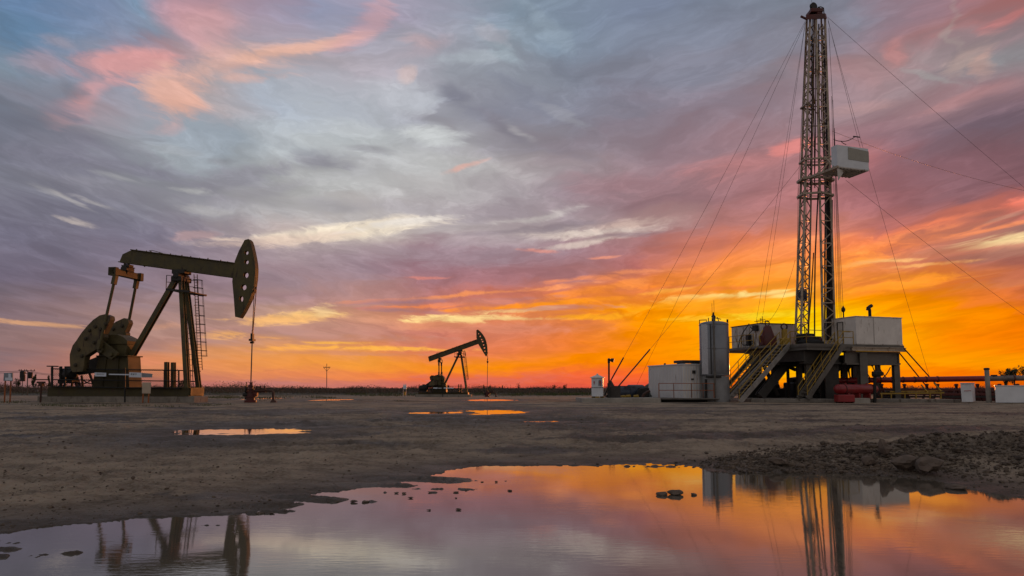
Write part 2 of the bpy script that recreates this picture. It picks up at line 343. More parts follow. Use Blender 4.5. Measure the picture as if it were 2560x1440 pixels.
SKYK = 1.0
for _x in (0, 180, 360, 540):           # the heavier bank on the left, the redder glow on the right
    SKY[_x] = [(y, r * .92, g * .94, b * .96) if 320 <= y <= 800 else (y, r, g, b) for y, r, g, b in SKY[_x]]
for _x in (1080, 1260, 1440, 1620, 1800, 2000, 2200, 2380, 2560):
    SKY[_x] = [(y, r, g * .91, b * .92) if y >= 590 else (y, r, g, b) for y, r, g, b in SKY[_x]]
def cloud_bar_group():
    g = bpy.data.node_groups.new('cloud_bar', 'ShaderNodeTree')
    def sk(n, typ, io='INPUT'): g.interface.new_socket(n, in_out=io, socket_type=typ)
    for n, typ in (('Under', 'NodeSocketColor'), ('Position', 'NodeSocketVector'), ('Ragged', 'NodeSocketFloat'), ('Location', 'NodeSocketVector'), ('Rotation', 'NodeSocketVector'),
                   ('Scale', 'NodeSocketVector'), ('Color', 'NodeSocketColor'), ('Strength', 'NodeSocketFloat'), ('Amount', 'NodeSocketFloat')): sk(n, typ)
    sk('Result', 'NodeSocketColor', 'OUTPUT')
    t = NT(g); gi = t.n('NodeGroupInput'); go = t.n('NodeGroupOutput'); I = gi.outputs
    q = t.n('ShaderNodeVectorMath', operation='MULTIPLY_ADD'); t.link(I['Under'], q.inputs[0]); q.inputs[1].default_value = (1e-7, 1e-7, 0); t.link(I['Position'], q.inputs[2])
    mp = t.n('ShaderNodeMapping', vector_type='TEXTURE'); t.link(q.outputs[0], mp.inputs['Vector'])
    for n in ('Location', 'Rotation', 'Scale'): t.link(I[n], mp.inputs[n])
    gr = t.n('ShaderNodeTexGradient', gradient_type='SPHERICAL'); t.link(mp.outputs[0], gr.inputs[0])
    m = t.math('MULTIPLY_ADD', I['Ragged'], I['Amount'], gr.outputs['Fac'])
    m = t.math('MULTIPLY', t.smooth(m, .12, .85), t.smooth(gr.outputs['Fac'], 0., .3))
    t.link(t.mix(t.math('MULTIPLY', m, I['Strength']), I['Under'], I['Color']), go.inputs[0])
    return g

def build_world():
    w = bpy.data.worlds.new('World'); scene.world = w; w.use_nodes = True
    w.node_tree.nodes.clear()
    t = NT(w.node_tree); BAR = cloud_bar_group()
    g = t.n('ShaderNodeTexCoord').outputs['Generated']
    sp = t.n('ShaderNodeSeparateXYZ'); t.link(g, sp.inputs[0])
    x, y, z = sp.outputs
    hyp = t.math('SQRT', t.math('ADD', t.math('MULTIPLY', x, x), t.math('MULTIPLY', y, y)))
    az = t.math('ARCTAN2', x, y)
    el = t.math('DIVIDE', z, t.math('MAXIMUM', hyp, .02))
    elc = t.math('MAXIMUM', el, 0.)
    # position on a cloud deck, flattened towards the horizon
    k = t.math('ADD', elc, .10)
    cb = t.n('ShaderNodeCombineXYZ')
    t.link(t.math('DIVIDE', az, k), cb.inputs[0]); t.link(t.math('MULTIPLY', t.math('LOGARITHM', t.math('ADD', elc, .035), 2.718), 1.1), cb.inputs[1])
    deck = cb.outputs[0]
    ae = t.n('ShaderNodeCombineXYZ'); t.link(az, ae.inputs[0]); t.link(elc, ae.inputs[1])
    # billow (soft, large) noise, which also bends the finer noises into curls
    nA = t.noise(t.mapping(deck, scale=(1.0, 1.8, 1)), 1.7, 5, .55, .4, col=True)
    sA = t.n('ShaderNodeSeparateColor'); t.link(nA, sA.inputs[0])
    wp = t.n('ShaderNodeVectorMath', operation='MULTIPLY_ADD'); t.link(nA, wp.inputs[0]); wp.inputs[1].default_value = (.7, .40, 0); t.link(deck, wp.inputs[2])
    deck2 = wp.outputs[0]
    nW = t.noise(t.mapping(deck2, rot=(0, 0, -.10), scale=(1.5, 4.2, 1)), 2.6, 8, .62, .5)
    nF = t.noise(t.mapping(deck2, rot=(0, 0, .15), scale=(1.7, 2.9, 1)), 2.2, 8, .60, .3)
    amp = t.math('ADD', t.math('MULTIPLY', elc, .16), .010)
    az2 = t.math('ADD', az, t.math('MULTIPLY', t.math('SUBTRACT', sA.outputs[0], .5), t.math('ADD', t.math('MULTIPLY', elc, .45), .10)))
    e1 = t.math('MULTIPLY', t.math('SUBTRACT', sA.outputs[1], .5), t.math('MULTIPLY', amp, 1.5))
    e2 = t.math('MULTIPLY', t.math('SUBTRACT', nF, .5), t.math('MULTIPLY', amp, .9))
    TOP = .62
    fac = t.math('DIVIDE', t.math('ADD', elc, t.math('ADD', e1, e2)), TOP, clamp=True)
    pb = t.n('ShaderNodeCombineXYZ')
    t.link(t.math('ADD', az, t.math('MULTIPLY', t.math('SUBTRACT', sA.outputs[0], .5), t.math('ADD', t.math('MULTIPLY', elc, .3), .03))), pb.inputs[0])
    t.link(t.math('ADD', elc, t.math('MULTIPLY', t.math('SUBTRACT', sA.outputs[2], .5), t.math('MULTIPLY', amp, .7))), pb.inputs[1])
    rag = t.math('ADD', t.math('MULTIPLY', t.math('SUBTRACT', nW, .5), 2.0), t.math('MULTIPLY', t.math('SUBTRACT', nF, .5), 1.9))
    nR = t.noise(t.mapping(t.mapping(deck2, rot=(0, 0, -.45)), scale=(4.5, 9.0, 1)), 4.0, 4, .6, .3)          # ripples of high cloud
    rip = t.math('MULTIPLY', t.math('SUBTRACT', t.smooth(nR, .36, .64), .5), t.math('MULTIPLY', t.smooth(nF, .42, .6), t.smooth(elc, .06, .22)))
    tone = t.math('ADD', t.math('MULTIPLY', t.math('SUBTRACT', t.smooth(nF, .34, .68), .5), .26), t.math('MULTIPLY', t.math('SUBTRACT', t.smooth(nW, .32, .68), .5), .09))
    tone = t.math('ADD', tone, t.math('MULTIPLY', rip, .11))
    tone = t.math('ADD', 1., t.math('MULTIPLY', tone, t.smooth(elc, 0., .12, .3, 1.)))
    up = t.smooth(el, .5, 1.6)
    # columns of sky colour: azimuth -> (elevation -> colour)
    cols = []
    back = [(0, 140,122,116), (.06, 170,150,142), (.2, 190,176,167), (.4, 180,171,167), (1, 152,151,154)]
    side_l = [(0, 128,104,108), (.12, 128,112,122), (.35, 125,122,140), (.7, 105,122,150), (1, 90,120,155)]
    side_r = [(0, 190,110,70), (.1, 215,130,70), (.25, 180,110,95), (.5, 140,105,115), (1, 125,115,135)]
    cols += [(-math.pi, back), (-1.9, back), (-1.0, side_l)]
    for px in sorted(SKY):
        cols.append((sky_ae(px, 560)[0], [(max(0., sky_ae(px, py)[1]) / TOP, r, gg, b) for py, r, gg, b in reversed(SKY[px])]))
    cols += [(1.0, side_r), (1.9, back), (math.pi, back)]
    bars = []
    for px, py, L, T, ang, c, s in BARS:
        a, e = sky_ae(px, py)
        ca, sa = math.cos(math.radians(ang)), math.sin(math.radians(ang))
        p1 = sky_ae(px + L * ca, py - L * sa); p2 = sky_ae(px - sa * T, py - ca * T)
        vx, vy = p1[0] - a, p1[1] - e
        sx, sy = 1.5 * math.hypot(vx, vy), 1.8 * math.hypot(p2[0] - a, p2[1] - e)
        th = math.atan2(vy, vx)
        hx = abs(sx * math.cos(th)) + abs(sy * math.sin(th)); hy = abs(sx * math.sin(th)) + abs(sy * math.cos(th))
        bars.append((a, e, th, sx, sy, hx, hy, c, s, .3 if T > 50 else .85))
    shared = (('Azimuth', az2), ('Elevation', fac), ('Position', pb.outputs[0]), ('Ragged', rag), ('Tone', tone), ('Up', up))
    top = t
    def cell(a0, a1, e0, e1):
        """the part of the sky between two azimuths and two elevations, as a Background shader"""
        gt = bpy.data.node_groups.new('sky_sector', 'ShaderNodeTree')
        for n, _ in shared:
            gt.interface.new_socket(n, in_out='INPUT', socket_type='NodeSocketVector' if n == 'Position' else 'NodeSocketFloat')
        gt.interface.new_socket('Sky', in_out='OUTPUT', socket_type='NodeSocketShader')
        t = NT(gt); I = t.n('NodeGroupInput').outputs; go = t.n('NodeGroupOutput')
        out = None; prev = None
        for i, (a, st) in enumerate(cols):
            nxt = cols[i + 1][0] if i + 1 < len(cols) else 9; prv = cols[i - 1][0] if i else -9
            if nxt < a0 - .16 or prv > a1 + .16: continue
            cr = t.n('ShaderNodeValToRGB'); ramp = cr.color_ramp; ramp.interpolation = 'EASE'
            ramp.elements.remove(ramp.elements[-1])
            ramp.elements[0].position = st[0][0]; ramp.elements[0].color = (*lin(st[0][1:]), 1)
            for s in st[1:]:
                ramp.elements.new(min(1., s[0])).color = (*lin(s[1:]), 1)
            t.link(I['Elevation'], cr.inputs[0])
            out = cr.outputs[0] if out is None else t.mix(t.smooth(I['Azimuth'], prev, a, kind='LINEAR'), out, cr.outputs[0])
            prev = a
        if e1 > .5: out = t.mix(I['Up'], out, lin((152, 149, 151)))
        for a, e, th, sx, sy, hx, hy, c, s, am in bars:
            if a + hx < a0 - .12 or a - hx > a1 + .12 or e + hy < e0 - .03 or e - hy > e1 + .03: continue
            b = t.n('ShaderNodeGroup', node_tree=BAR)
            t.link(out, b.inputs[0]); t.link(I['Position'], b.inputs[1]); t.link(I['Ragged'], b.inputs[2])
            b.inputs['Location'].default_value = (a, e, 0); b.inputs['Rotation'].default_value = (0, 0, th); b.inputs['Scale'].default_value = (sx, sy, 1)
            b.inputs['Color'].default_value = (*lin(c), 1); b.inputs['Strength'].default_value = s * SKYK; b.inputs['Amount'].default_value = am
            out = b.outputs[0]
        hs = t.n('ShaderNodeHueSaturation'); t.link(t.smooth(I['Elevation'], .15, .42, 1.035, .84), hs.inputs['Saturation']); t.link(out, hs.inputs['Color']); out = hs.outputs[0]
        cm = t.n('ShaderNodeVectorMath', operation='SCALE'); t.link(out, cm.inputs[0]); t.link(I['Tone'], cm.inputs['Scale'])
        bg = t.n('ShaderNodeBackground'); t.link(cm.outputs[0], bg.inputs['Color']); t.link(bg.outputs[0], go.inputs[0])
        gn = top.n('ShaderNodeGroup', node_tree=gt)
        for i, (_, sock) in enumerate(shared): top.link(sock, gn.inputs[i])
        return gn.outputs[0]
    def choose(f, lo, hi):
        m = t.n('ShaderNodeMixShader'); t.link(f, m.inputs[0]); t.link(lo, m.inputs[1]); t.link(hi, m.inputs[2]); return m.outputs[0]
    def tree(edges):
        """binary choice between azimuth sectors, so that only one sector is worked out per ray"""
        if len(edges) == 2:
            a0, a1 = edges
            if a0 < -.7 or a1 > .7: return cell(a0, a1, -1, 9)
            return choose(t.math('GREATER_THAN', elc, .16), cell(a0, a1, -1, .16), cell(a0, a1, .16, 9))
        m = len(edges) // 2
        return choose(t.math('GREATER_THAN', az, edges[m]), tree(edges[:m + 1]), tree(edges[m:]))
    ow = t.n('ShaderNodeOutputWorld')
    t.link(tree([-3.2, -.70, -.50, -.33, -.16, .0, .16, .33, .50, .70, 3.2]), ow.inputs[0])
    w.cycles.sampling_method = 'MANUAL'; w.cycles.sample_map_resolution = 512

build_world()

SUN_A, SUN_E = sky_ae(2030, 872)[0], math.tan(math.radians(1.1))
sd = V((math.sin(SUN_A) * math.cos(math.atan(SUN_E)), math.cos(SUN_A) * math.cos(math.atan(SUN_E)), math.sin(math.atan(SUN_E))))
sl = bpy.data.lights.new('sun', 'SUN'); sl.energy = 1.5; sl.angle = math.radians(.6); sl.color = (1, .30, .08)
so = bpy.data.objects.new('sun', sl); COL.objects.link(so); so.rotation_euler = (-sd).to_track_quat('-Z', 'Y').to_euler(); so.location = sd * 300
cam = bpy.data.cameras.new('camera'); cam.sensor_width = 36; cam.lens = 36 * F / 2560; cam.shift_y = (CY - 720) / 2560
cam.clip_start = .05; cam.clip_end = 9000
co = bpy.data.objects.new('camera', cam); COL.objects.link(co); co.location = CAM; co.rotation_euler = (math.pi / 2 + PITCH, 0, 0)
scene.camera = co
scene.view_settings.view_transform = 'Standard'; scene.view_settings.look = 'None'; scene.view_settings.exposure = 0; scene.view_settings.gamma = 1
scene.cycles.max_bounces = 6; scene.cycles.diffuse_bounces = 3; scene.cycles.glossy_bounces = 3; scene.cycles.transparent_max_bounces = 6
scene.cycles.use_denoising = True
# ------------------------------------------------------------------ ground, puddles
def _hash(ix, iy, s):
    h = np.sin(ix * 127.1 + iy * 311.7 + s * 74.7) * 43758.5453
    return h - np.floor(h)
def vnoise(x, y, s=0):
    ix, iy = np.floor(x), np.floor(y); fx, fy = x - ix, y - iy
    ux, uy = fx * fx * (3 - 2 * fx), fy * fy * (3 - 2 * fy)
    a, b, c, d = _hash(ix, iy, s), _hash(ix + 1, iy, s), _hash(ix, iy + 1, s), _hash(ix + 1, iy + 1, s)
    return (a * (1 - ux) + b * ux) * (1 - uy) + (c * (1 - ux) + d * ux) * uy
def fbm(x, y, o=4, s=0, g=.5):
    r, a, t = 0., 1., 0.
    for i in range(o):
        r = r + a * vnoise(x, y, s + i * 13); t += a; a *= g; x, y = x * 2.03 + 5.2, y * 2.03 + 1.3
    return r / t - .5
def sstep(x, a, b):
    t = np.clip((x - a) / (b - a), 0, 1); return t * t * (3 - 2 * t)

SHORE_PX = [(0,1334), (60,1327), (115,1319), (200,1310), (330,1297), (470,1290), (600,1285), (690,1276), (745,1250), (730,1242), (800,1232), (870,1226), (960,1212), (1010,1206), (950,1199), (1050,1192), (1115,1183), (1100,1177), (1210,1166),
            (1400,1163), (1500,1164), (1560,1159), (1640,1158), (1740,1166), (1780,1180), (1900,1183), (2000,1185), (2090,1184), (2200,1190), (2260,1195), (2330,1200), (2380,1212), (2430,1224), (2490,1236), (2560,1246)]
SHORE = [atz(x, y, 0) for x, y in SHORE_PX]
SHORE = [(-30., 5.2), (-12., 7.9)] + [(p.x, p.y) for p in SHORE] + [(11.5, 11.3), (17., 8.5), (30., 5.5), (30., -8.), (-30., -8.)]

def poly_sd(x, y, poly):
    """signed distance to a polygon (positive outside)"""
    d = np.full(x.shape, 1e9); ins = np.zeros(x.shape, bool)
    n = len(poly)
    for i in range(n):
        ax, ay = poly[i]; bx, by = poly[(i + 1) % n]
        ex, ey = bx - ax, by - ay
        t = np.clip(((x - ax) * ex + (y - ay) * ey) / (ex * ex + ey * ey), 0, 1)
        d = np.minimum(d, (x - ax - t * ex) ** 2 + (y - ay - t * ey) ** 2)
        c = ((ay > y) != (by > y)) & (x < (bx - ax) * (y - ay) / ((by - ay) if by != ay else 1e-9) + ax)
        ins ^= c
    d = np.sqrt(d)
    return np.where(ins, -d, d)

# small puddles: centre px, half sizes px
PUDDLES = [
 (605,1079,172,8.5,'long pink puddle on the gravel in front of the big pumpjack'),
 (1215,1031,95,6.0,'bright orange puddle in front of the far pumpjack'),
 (1085,1032.5,66,2.6,'thin puddle trailing beside the bright orange puddle'),
 (1345,1053,70,2.6,'dark broken puddle right of the bright orange puddle'),
 (1500,1057,62,2.4,'thin orange sliver of water before the concrete footing'),
 (652,997,28,2.2,'tiny bright puddle under the wellhead flow line'),
 (825,1000,44,2.0,'narrow bright puddle between the two pumpjacks'),
 (1225,1000.5,62,2.2,'dim puddle at the foot of the far pumpjack'),
]
PUD = []
for px, py, rx, ry, lab in PUDDLES:
    c = ghit(px, py); zw = c.z - .03
    c = atz(px, py, zw); l = atz(px - rx, py, zw); a = atz(px, py - ry, zw); b = atz(px, py + ry, zw)
    PUD.append((c.x, (a.y + b.y) / 2, (c.x - l.x), (a.y - b.y) / 2, zw, lab))

# ridges of mud that break the water surface: px polyline, height, half width (m), broken-ness
RIDGES = [
 ([(940,1199), (1030,1196), (1090,1199), (1130,1201)], .075, .34, .25), ([(1120,1201), (1270,1203)], .03, .10, .62),
 ([(860,1213), (960,1213), (1010,1214)], .06, .22, .3), ([(1040,1222), (1100,1223), (1180,1224)], .045, .10, .5),
 ([(700,1243), (770,1246), (830,1251)], .075, .22, .25), ([(830,1252), (930,1254)], .045, .08, .55), ([(960,1232), (1060,1232), (1180,1231)], .035, .07, .62),
 ([(600,1270), (680,1266), (720,1262)], .075, .2, .3), ([(560,1284), (640,1283), (720,1279)], .05, .10, .5),
 ([(-40,1356), (10,1354), (50,1355)], .05, .10, .5), ([(-40,1373), (30,1374)], .045, .09, .5), ([(-30,1393), (40,1391), (70,1391)], .045, .08, .55), ([(85,1391), (140,1388), (190,1383)], .045, .07, .55), ([(0,1436), (60,1434)], .04, .06, .6),
 ([(510,1314), (560,1313), (600,1311)], .028, .05, .62), ([(545,1331), (600,1330)], .03, .05, .6),
 ([(1560,1166), (1640,1166), (1735,1168)], .05, .18, .5), ([(1580,1160), (1680,1161)], .05, .15, .5),
]
CREST = [(5.2, 17.6, .04), (7.2, 18.0, .12), (9.2, 18.2, .28), (11.2, 18.0, .44), (13.6, 17.2, .56), (17., 16.4, .65), (26., 15., .7)]

def ground_height(x, y):
    r = np.abs(y)
    z = np.interp(r, _PX_, _PZ_)
    sd = poly_sd(x, y, SHORE) + .30 * fbm(x * 1.7, y * 1.7, 3, 3) + .10 * fbm(x * 6, y * 6, 2, 9)
    land = sstep(sd, 0, 4.5)
    far = sstep(r, 70, 140)
    amp = 1 - far * .6
    rough = .10 * fbm(x * .22, y * .22, 3, 21) + .055 * fbm(x * .9, y * 1.3, 3, 5) * (1 - far) + (.095 * fbm(x * 2.6, y * 2.6, 3, 7) + .085 * fbm(x * 7.3, y * 7.3, 2, 71) + .04 * fbm(x * 17, y * 17, 2, 72)) * (1 - sstep(r, 25, 60))
    # wheel ruts
    rut = np.zeros_like(x)
    for k, (x0, y0, x1, y1, w) in enumerate([(-14, 24, 12, 36, .5), (-14, 27, 14, 38.2, .45), (-10, 20.5, 16, 23.5, .5), (-8, 18.4, 15, 25.6, .4), (2, 17.2, 22, 29, .5), (-30, 40, 10, 30, .6)]):
        ex, ey = x1 - x0, y1 - y0; L2 = ex * ex + ey * ey
        t = np.clip(((x - x0) * ex + (y - y0) * ey) / L2, 0, 1)
        d = np.hypot(x - x0 - t * ex, y - y0 - t * ey) + .5 * fbm(x * .3, y * .3, 2, 40 + k)
        rut += -.085 * np.exp(-(d / w) ** 2) + .05 * np.exp(-((d - 1.6 * w) / (.7 * w)) ** 2)
    zl = (z + rough * amp + rut * .8) * land + (.012 + .02 * np.clip(sd, 0, 3)) * (1 - land) + (1 - sstep(sd, .4, 3)) * (.03 * fbm(x * 5, y * 5, 3, 31) + .02 * fbm(x * 14, y * 14, 2, 33))
    depth = -.05 - .10 * sstep(-sd, 0, 1.5) + .02 * fbm(x * 2, y * 2, 2, 2)
    z = np.where(sd > 0, np.maximum(zl, .004 + .02 * np.clip(sd, 0, 1)), np.maximum(depth, -.25 * np.clip(-sd, 0, 1) ** .8 + .01 * fbm(x * 9, y * 9, 2, 8)))
    # mud ridges in the water
    for pts, h, w, br in RIDGES:
        ps = [atz(a, b, 0.) for a, b in pts]
        for p, q in zip(ps[:-1], ps[1:]):
            ex, ey = q.x - p.x, q.y - p.y; t = np.clip(((x - p.x) * ex + (y - p.y) * ey) / (ex * ex + ey * ey), 0, 1)
            d = np.hypot(x - p.x - t * ex, y - p.y - t * ey)
            b = h * np.exp(-(d / w) ** 2) * sstep(vnoise(x * 5.5, y * 5.5, 17) * .6 + vnoise(x * 15, y * 15, 18) * .4, br - .12, br + .16) - .012
            z = np.where((d < 3 * w) & (z < .05), np.maximum(z, b + .012 * fbm(x * 20, y * 20, 2, 5)), z)
    # bank of spoil
    m = np.zeros_like(x)
    for (ax, ay, ah), (bx, by, bh) in zip(CREST[:-1], CREST[1:]):
        ex, ey = bx - ax, by - ay; t = np.clip(((x - ax) * ex + (y - ay) * ey) / (ex * ex + ey * ey), 0, 1)
        d = np.hypot(x - ax - t * ex, y - ay - t * ey); h = ah + (bh - ah) * t
        m = np.maximum(m, h * np.exp(-(d / (1.1 + 1.5 * h)) ** 2))
    m = m * sstep(sd, -.1, 1.0)
    lump = 1 + 1.1 * fbm(x * 1.5, y * 1.5, 3, 51)
    z = z + m * lump + np.minimum(m, .5) * (.35 * fbm(x * 4, y * 4, 3, 53) + .22 * fbm(x * 11, y * 11, 2, 55))
    # small puddles
    for cx, cy, rx, ry, zw, _ in PUD:
        e = np.hypot((x - cx) / rx, (y - cy) / ry) + .8 * fbm(x * 1.6 / max(1, ry), y * 4 / max(1, ry), 3, 61) + .45 * fbm(x * 5, y * 6, 2, 63)
        tgt = zw + np.clip((e - 1) * .10, -.05, .04) + .012 * fbm(x * 5, y * 5, 2, 64)
        k = sstep(e, 2.2, 1.25)
        z = z * (1 - k) + tgt * k
    return z, sd, m

def build_ground():
    rows = list(np.arange(3600, 1700, -60.)) + list(np.arange(1700, 1480, -10.)) + list(np.arange(1480, 1110, -2.2)) + list(np.arange(1110, 985, -1.)) + list(np.arange(985, 973, -.5)) + [972.8, 972.4, 972, 971.6, 971.2, 970.9]
    py = np.array(rows); Y = F * CH / (py - HOR)
    px = np.concatenate([np.arange(-2600, -400, 40.), np.arange(-400, 2960, 3.), np.arange(2960, 5200, 40.)])
    X = (px[None, :] - 1280) / F * Y[:, None]; YY = np.repeat(Y[:, None], len(px), 1)
    z, sd, m = ground_height(X, YY)
    ny, nx = X.shape
    co = np.stack([X, YY, z], -1).reshape(-1, 3)
    idx = np.arange(nx * ny).reshape(ny, nx)
    q = np.stack([idx[:-1, :-1], idx[:-1, 1:], idx[1:, 1:], idx[1:, :-1]], -1).reshape(-1, 4)
    # the land beyond the detailed sheet: a broad skirt a little lower
    R = 6000.; b = len(co)
    co = np.concatenate([co, np.array([(-R, -R, -.45), (R, -R, -.45), (R, R, -.45), (-R, R, -.45)])])
    q = np.concatenate([q, np.array([(b, b + 1, b + 2, b + 3)])])
    me = bpy.data.meshes.new('ground')
    me.vertices.add(len(co)); me.vertices.foreach_set('co', co.ravel())
    me.loops.add(q.size); me.loops.foreach_set('vertex_index', q.ravel())
    me.polygons.add(len(q)); me.polygons.foreach_set('loop_start', np.arange(0, q.size, 4)); me.polygons.foreach_set('use_smooth', np.ones(len(q), bool))
    # moisture: how near the ground is to standing water (soil darkens where wet)
    wet = np.clip(1 - sstep(sd.ravel(), 0., 2.6), 0, 1)
    for cx, cy, rx, ry, zw, _ in PUD:
        e = np.hypot((X - cx) / (rx * 1.3), (YY - cy) / (ry * 2.6)).ravel()
        wet = np.maximum(wet, 1 - sstep(e, .75, 1.8))
    for px0, py0, rx0, ry0 in [(560,1082,420,26), (1210,1036,330,15), (1490,1062,300,20), (720,1030,430,11), (200,1046,300,9), (1650,1030,230,7), (280,1292,380,20), (650,1232,300,14), (900,1110,200,9), (1900,1085,260,9), (1350,1120,240,8)]:
        c = ghit(px0, py0); a = ghit(px0 - rx0, py0); u = ghit(px0, py0 - ry0); l = ghit(px0, py0 + ry0)
        e = np.hypot((X - c.x) / (c.x - a.x), (YY - (u.y + l.y) / 2) / ((u.y - l.y) / 2)) + 1.5 * fbm(X * .55, YY * .9, 4, 81) + .7 * fbm(X * 2.6, YY * 3.4, 3, 83)
        wet = np.maximum(wet, .95 * (1 - sstep(e.ravel(), .55, 1.0)))
    wet = np.append(wet, [0] * 4); mm = np.append(m.ravel(), [0] * 4)
    at1 = me.attributes.new('moisture', 'FLOAT', 'POINT'); at1.data.foreach_set('value', wet.astype(np.float32))
    at2 = me.attributes.new('spoil', 'FLOAT', 'POINT'); at2.data.foreach_set('value', mm.astype(np.float32))
    me.update(); me.validate()
    o = bpy.data.objects.new('ground', me); COL.objects.link(o); tag(o, kind='structure')
    mt = bpy.data.materials.new('ground_gravel'); mt.use_nodes = True; me.materials.append(mt)
    t = NT(mt.node_tree); bs = mt.node_tree.nodes['Principled BSDF']
    pos = t.n('ShaderNodeTexCoord').outputs['Object']
    sp = t.n('ShaderNodeSeparateXYZ'); t.link(pos, sp.inputs[0])
    def attr(n): return t.n('ShaderNodeAttribute', attribute_name=n).outputs['Fac']
    wet_, spoil = attr('moisture'), attr('spoil')
    n_big = t.noise(t.mapping(pos, rot=(0, 0, .12), scale=(.09, .30, 0)), 1., 6, .62, .5)
    n_mid = t.noise(t.mapping(pos, scale=(.7, 1.1, 1)), 1., 6, .62, .2)
    n_fin = t.noise(pos, 9., 6, .68)
    n_grn = t.noise(pos, 42., 3, .7)
    c = t.mix(t.smooth(n_mid, .34, .66), (.165, .120, .080), (.37, .283, .198))
    c = t.mix(t.math('MULTIPLY', t.smooth(n_fin, .42, .68), .6), c, (.34, .285, .225))
    c = t.mix(t.math('MULTIPLY', t.smooth(n_fin, .47, .28), .8), c, (.060, .045, .033))
    c = t.mix(t.math('MULTIPLY', t.smooth(n_grn, .55, .75), .5), c, (.42, .36, .29))
    n_cl = t.noise(t.mapping(pos, scale=(2.6, 1.5, 1)), 1., 5, .7)
    c = t.mix(t.math('MULTIPLY', t.smooth(n_cl, .44, .30), .55), c, (.062, .044, .030))
    c = t.mix(t.math('MULTIPLY', t.smooth(n_cl, .54, .68), .5), c, (.42, .335, .245))
    # damp earth: broad dark patches and the margins of puddles
    damp = t.math('MAXIMUM', t.math('MULTIPLY', t.smooth(n_big, .50, .60), t.smooth(sp.outputs[1], 17, 24)), t.math('MULTIPLY', wet_, t.smooth(n_mid, .15, .55, .75, 1.)))
    c = t.mix(t.math('MULTIPLY', damp, .86), c, (.038, .026, .017))
    c = t.mix(t.math('MULTIPLY', t.smooth(spoil, .03, .25), .6), c, t.mix(t.smooth(n_fin, .3, .7), (.060, .046, .036), (.165, .13, .10)))
    # grass and weeds: a thin cover round the pads, closed beyond them
    n_gr = t.noise(t.mapping(pos, scale=(.12, .22, 0)), 1., 5, .65)
    Yc = sp.outputs[1]
    grass = t.math('MULTIPLY', t.smooth(n_gr, .50, .60), t.math('MULTIPLY', t.smooth(Yc, 52, 60), t.smooth(Yc, 66, 90, 1, .3)))
    far = t.smooth(t.math('ADD', Yc, t.math('MULTIPLY', t.math('SUBTRACT', n_big, .5), 70)), 150, 175)
    grass = t.math('MAXIMUM', grass, far)
    gcol = t.mix(t.smooth(n_gr, .38, .62), (.026, .031, .011), (.050, .040, .020))
    gcol = t.mix(t.smooth(Yc, 190, 330), gcol, (.042, .030, .022))
    c = t.mix(grass, c, gcol)
    t.link(c, bs.inputs['Base Color'])
    t.link(t.math('SUBTRACT', .93, t.math('MULTIPLY', damp, t.smooth(n_mid, .3, .7, .22, .5))), bs.inputs['Roughness'])
    bs.inputs['Specular IOR Level'].default_value = .35
    h = t.math('ADD', t.math('MULTIPLY', n_fin, 1.), t.math('ADD', t.math('MULTIPLY', n_grn, .3), t.math('MULTIPLY', n_mid, 1.6)))
    bp = t.n('ShaderNodeBump'); bp.inputs['Distance'].default_value = .09; bp.inputs['Strength'].default_value = 1.
    t.link(h, bp.inputs['Height']); t.link(bp.outputs[0], bs.inputs['Normal'])

def water_material(name, rip, rough, mud=(.105, .090, .070)):
    m = bpy.data.materials.new(name); m.use_nodes = True
    t = NT(m.node_tree); m.node_tree.nodes.clear()
    pos = t.n('ShaderNodeTexCoord').outputs['Object']
    n1 = t.noise(t.mapping(pos, rot=(0, 0, .25), scale=(2.2, 7.5, 1)), 1.6, 4, .55, .3)
    patch = t.smooth(t.noise(t.mapping(pos, scale=(.35, .6, 1)), 1., 3, .5), .38, .62, .25, 1.)
    bp = t.n('ShaderNodeBump'); bp.inputs['Distance'].default_value = .01; bp.inputs['Strength'].default_value = rip
    t.link(t.math('MULTIPLY', n1, patch), bp.inputs['Height'])
    gl = t.n('ShaderNodeBsdfGlossy'); gl.inputs['Roughness'].default_value = rough; gl.inputs['Color'].default_value = (.93, .93, .93, 1)
    df = t.n('ShaderNodeBsdfDiffuse'); df.inputs['Color'].default_value = (*mud, 1)
    fr = t.n('ShaderNodeFresnel'); fr.inputs['IOR'].default_value = 2.15
    for nd in (gl, fr): t.link(bp.outputs[0], nd.inputs['Normal'])
    mx = t.n('ShaderNodeMixShader'); t.link(t.math('MULTIPLY', fr.outputs[0], 1.15, clamp=True), mx.inputs[0]); t.link(df.outputs[0], mx.inputs[1]); t.link(gl.outputs[0], mx.inputs[2])
    o = t.n('ShaderNodeOutputMaterial'); t.link(mx.outputs[0], o.inputs[0])
    MATS[name] = m

water_material('muddy_water', .085, .032)
water_material('still_water', .06, .03)

def build_water():
    b = MB().add([(-30, -8, 0), (30, -8, 0), (30, 21, 0), (-30, 21, 0)], [(0, 1, 2, 3)])
    tag(b.build('puddle', 'muddy_water'), 'large muddy puddle in the foreground mirroring the sunset', None, None, 'structure')
    for cx, cy, rx, ry, zw, lab in PUD:
        n = 40
        b = MB().add([(cx + rx * 1.5 * math.cos(2 * math.pi * i / n), cy + ry * 1.5 * math.sin(2 * math.pi * i / n), zw) for i in range(n)], [tuple(range(n))])
        tag(b.build('puddle', 'still_water'), lab, None, None, 'structure')

build_ground(); build_water()

def gheight(x, y):
    z, _, _ = ground_height(np.array([float(x)]), np.array([float(y)]))
    return float(z[0])

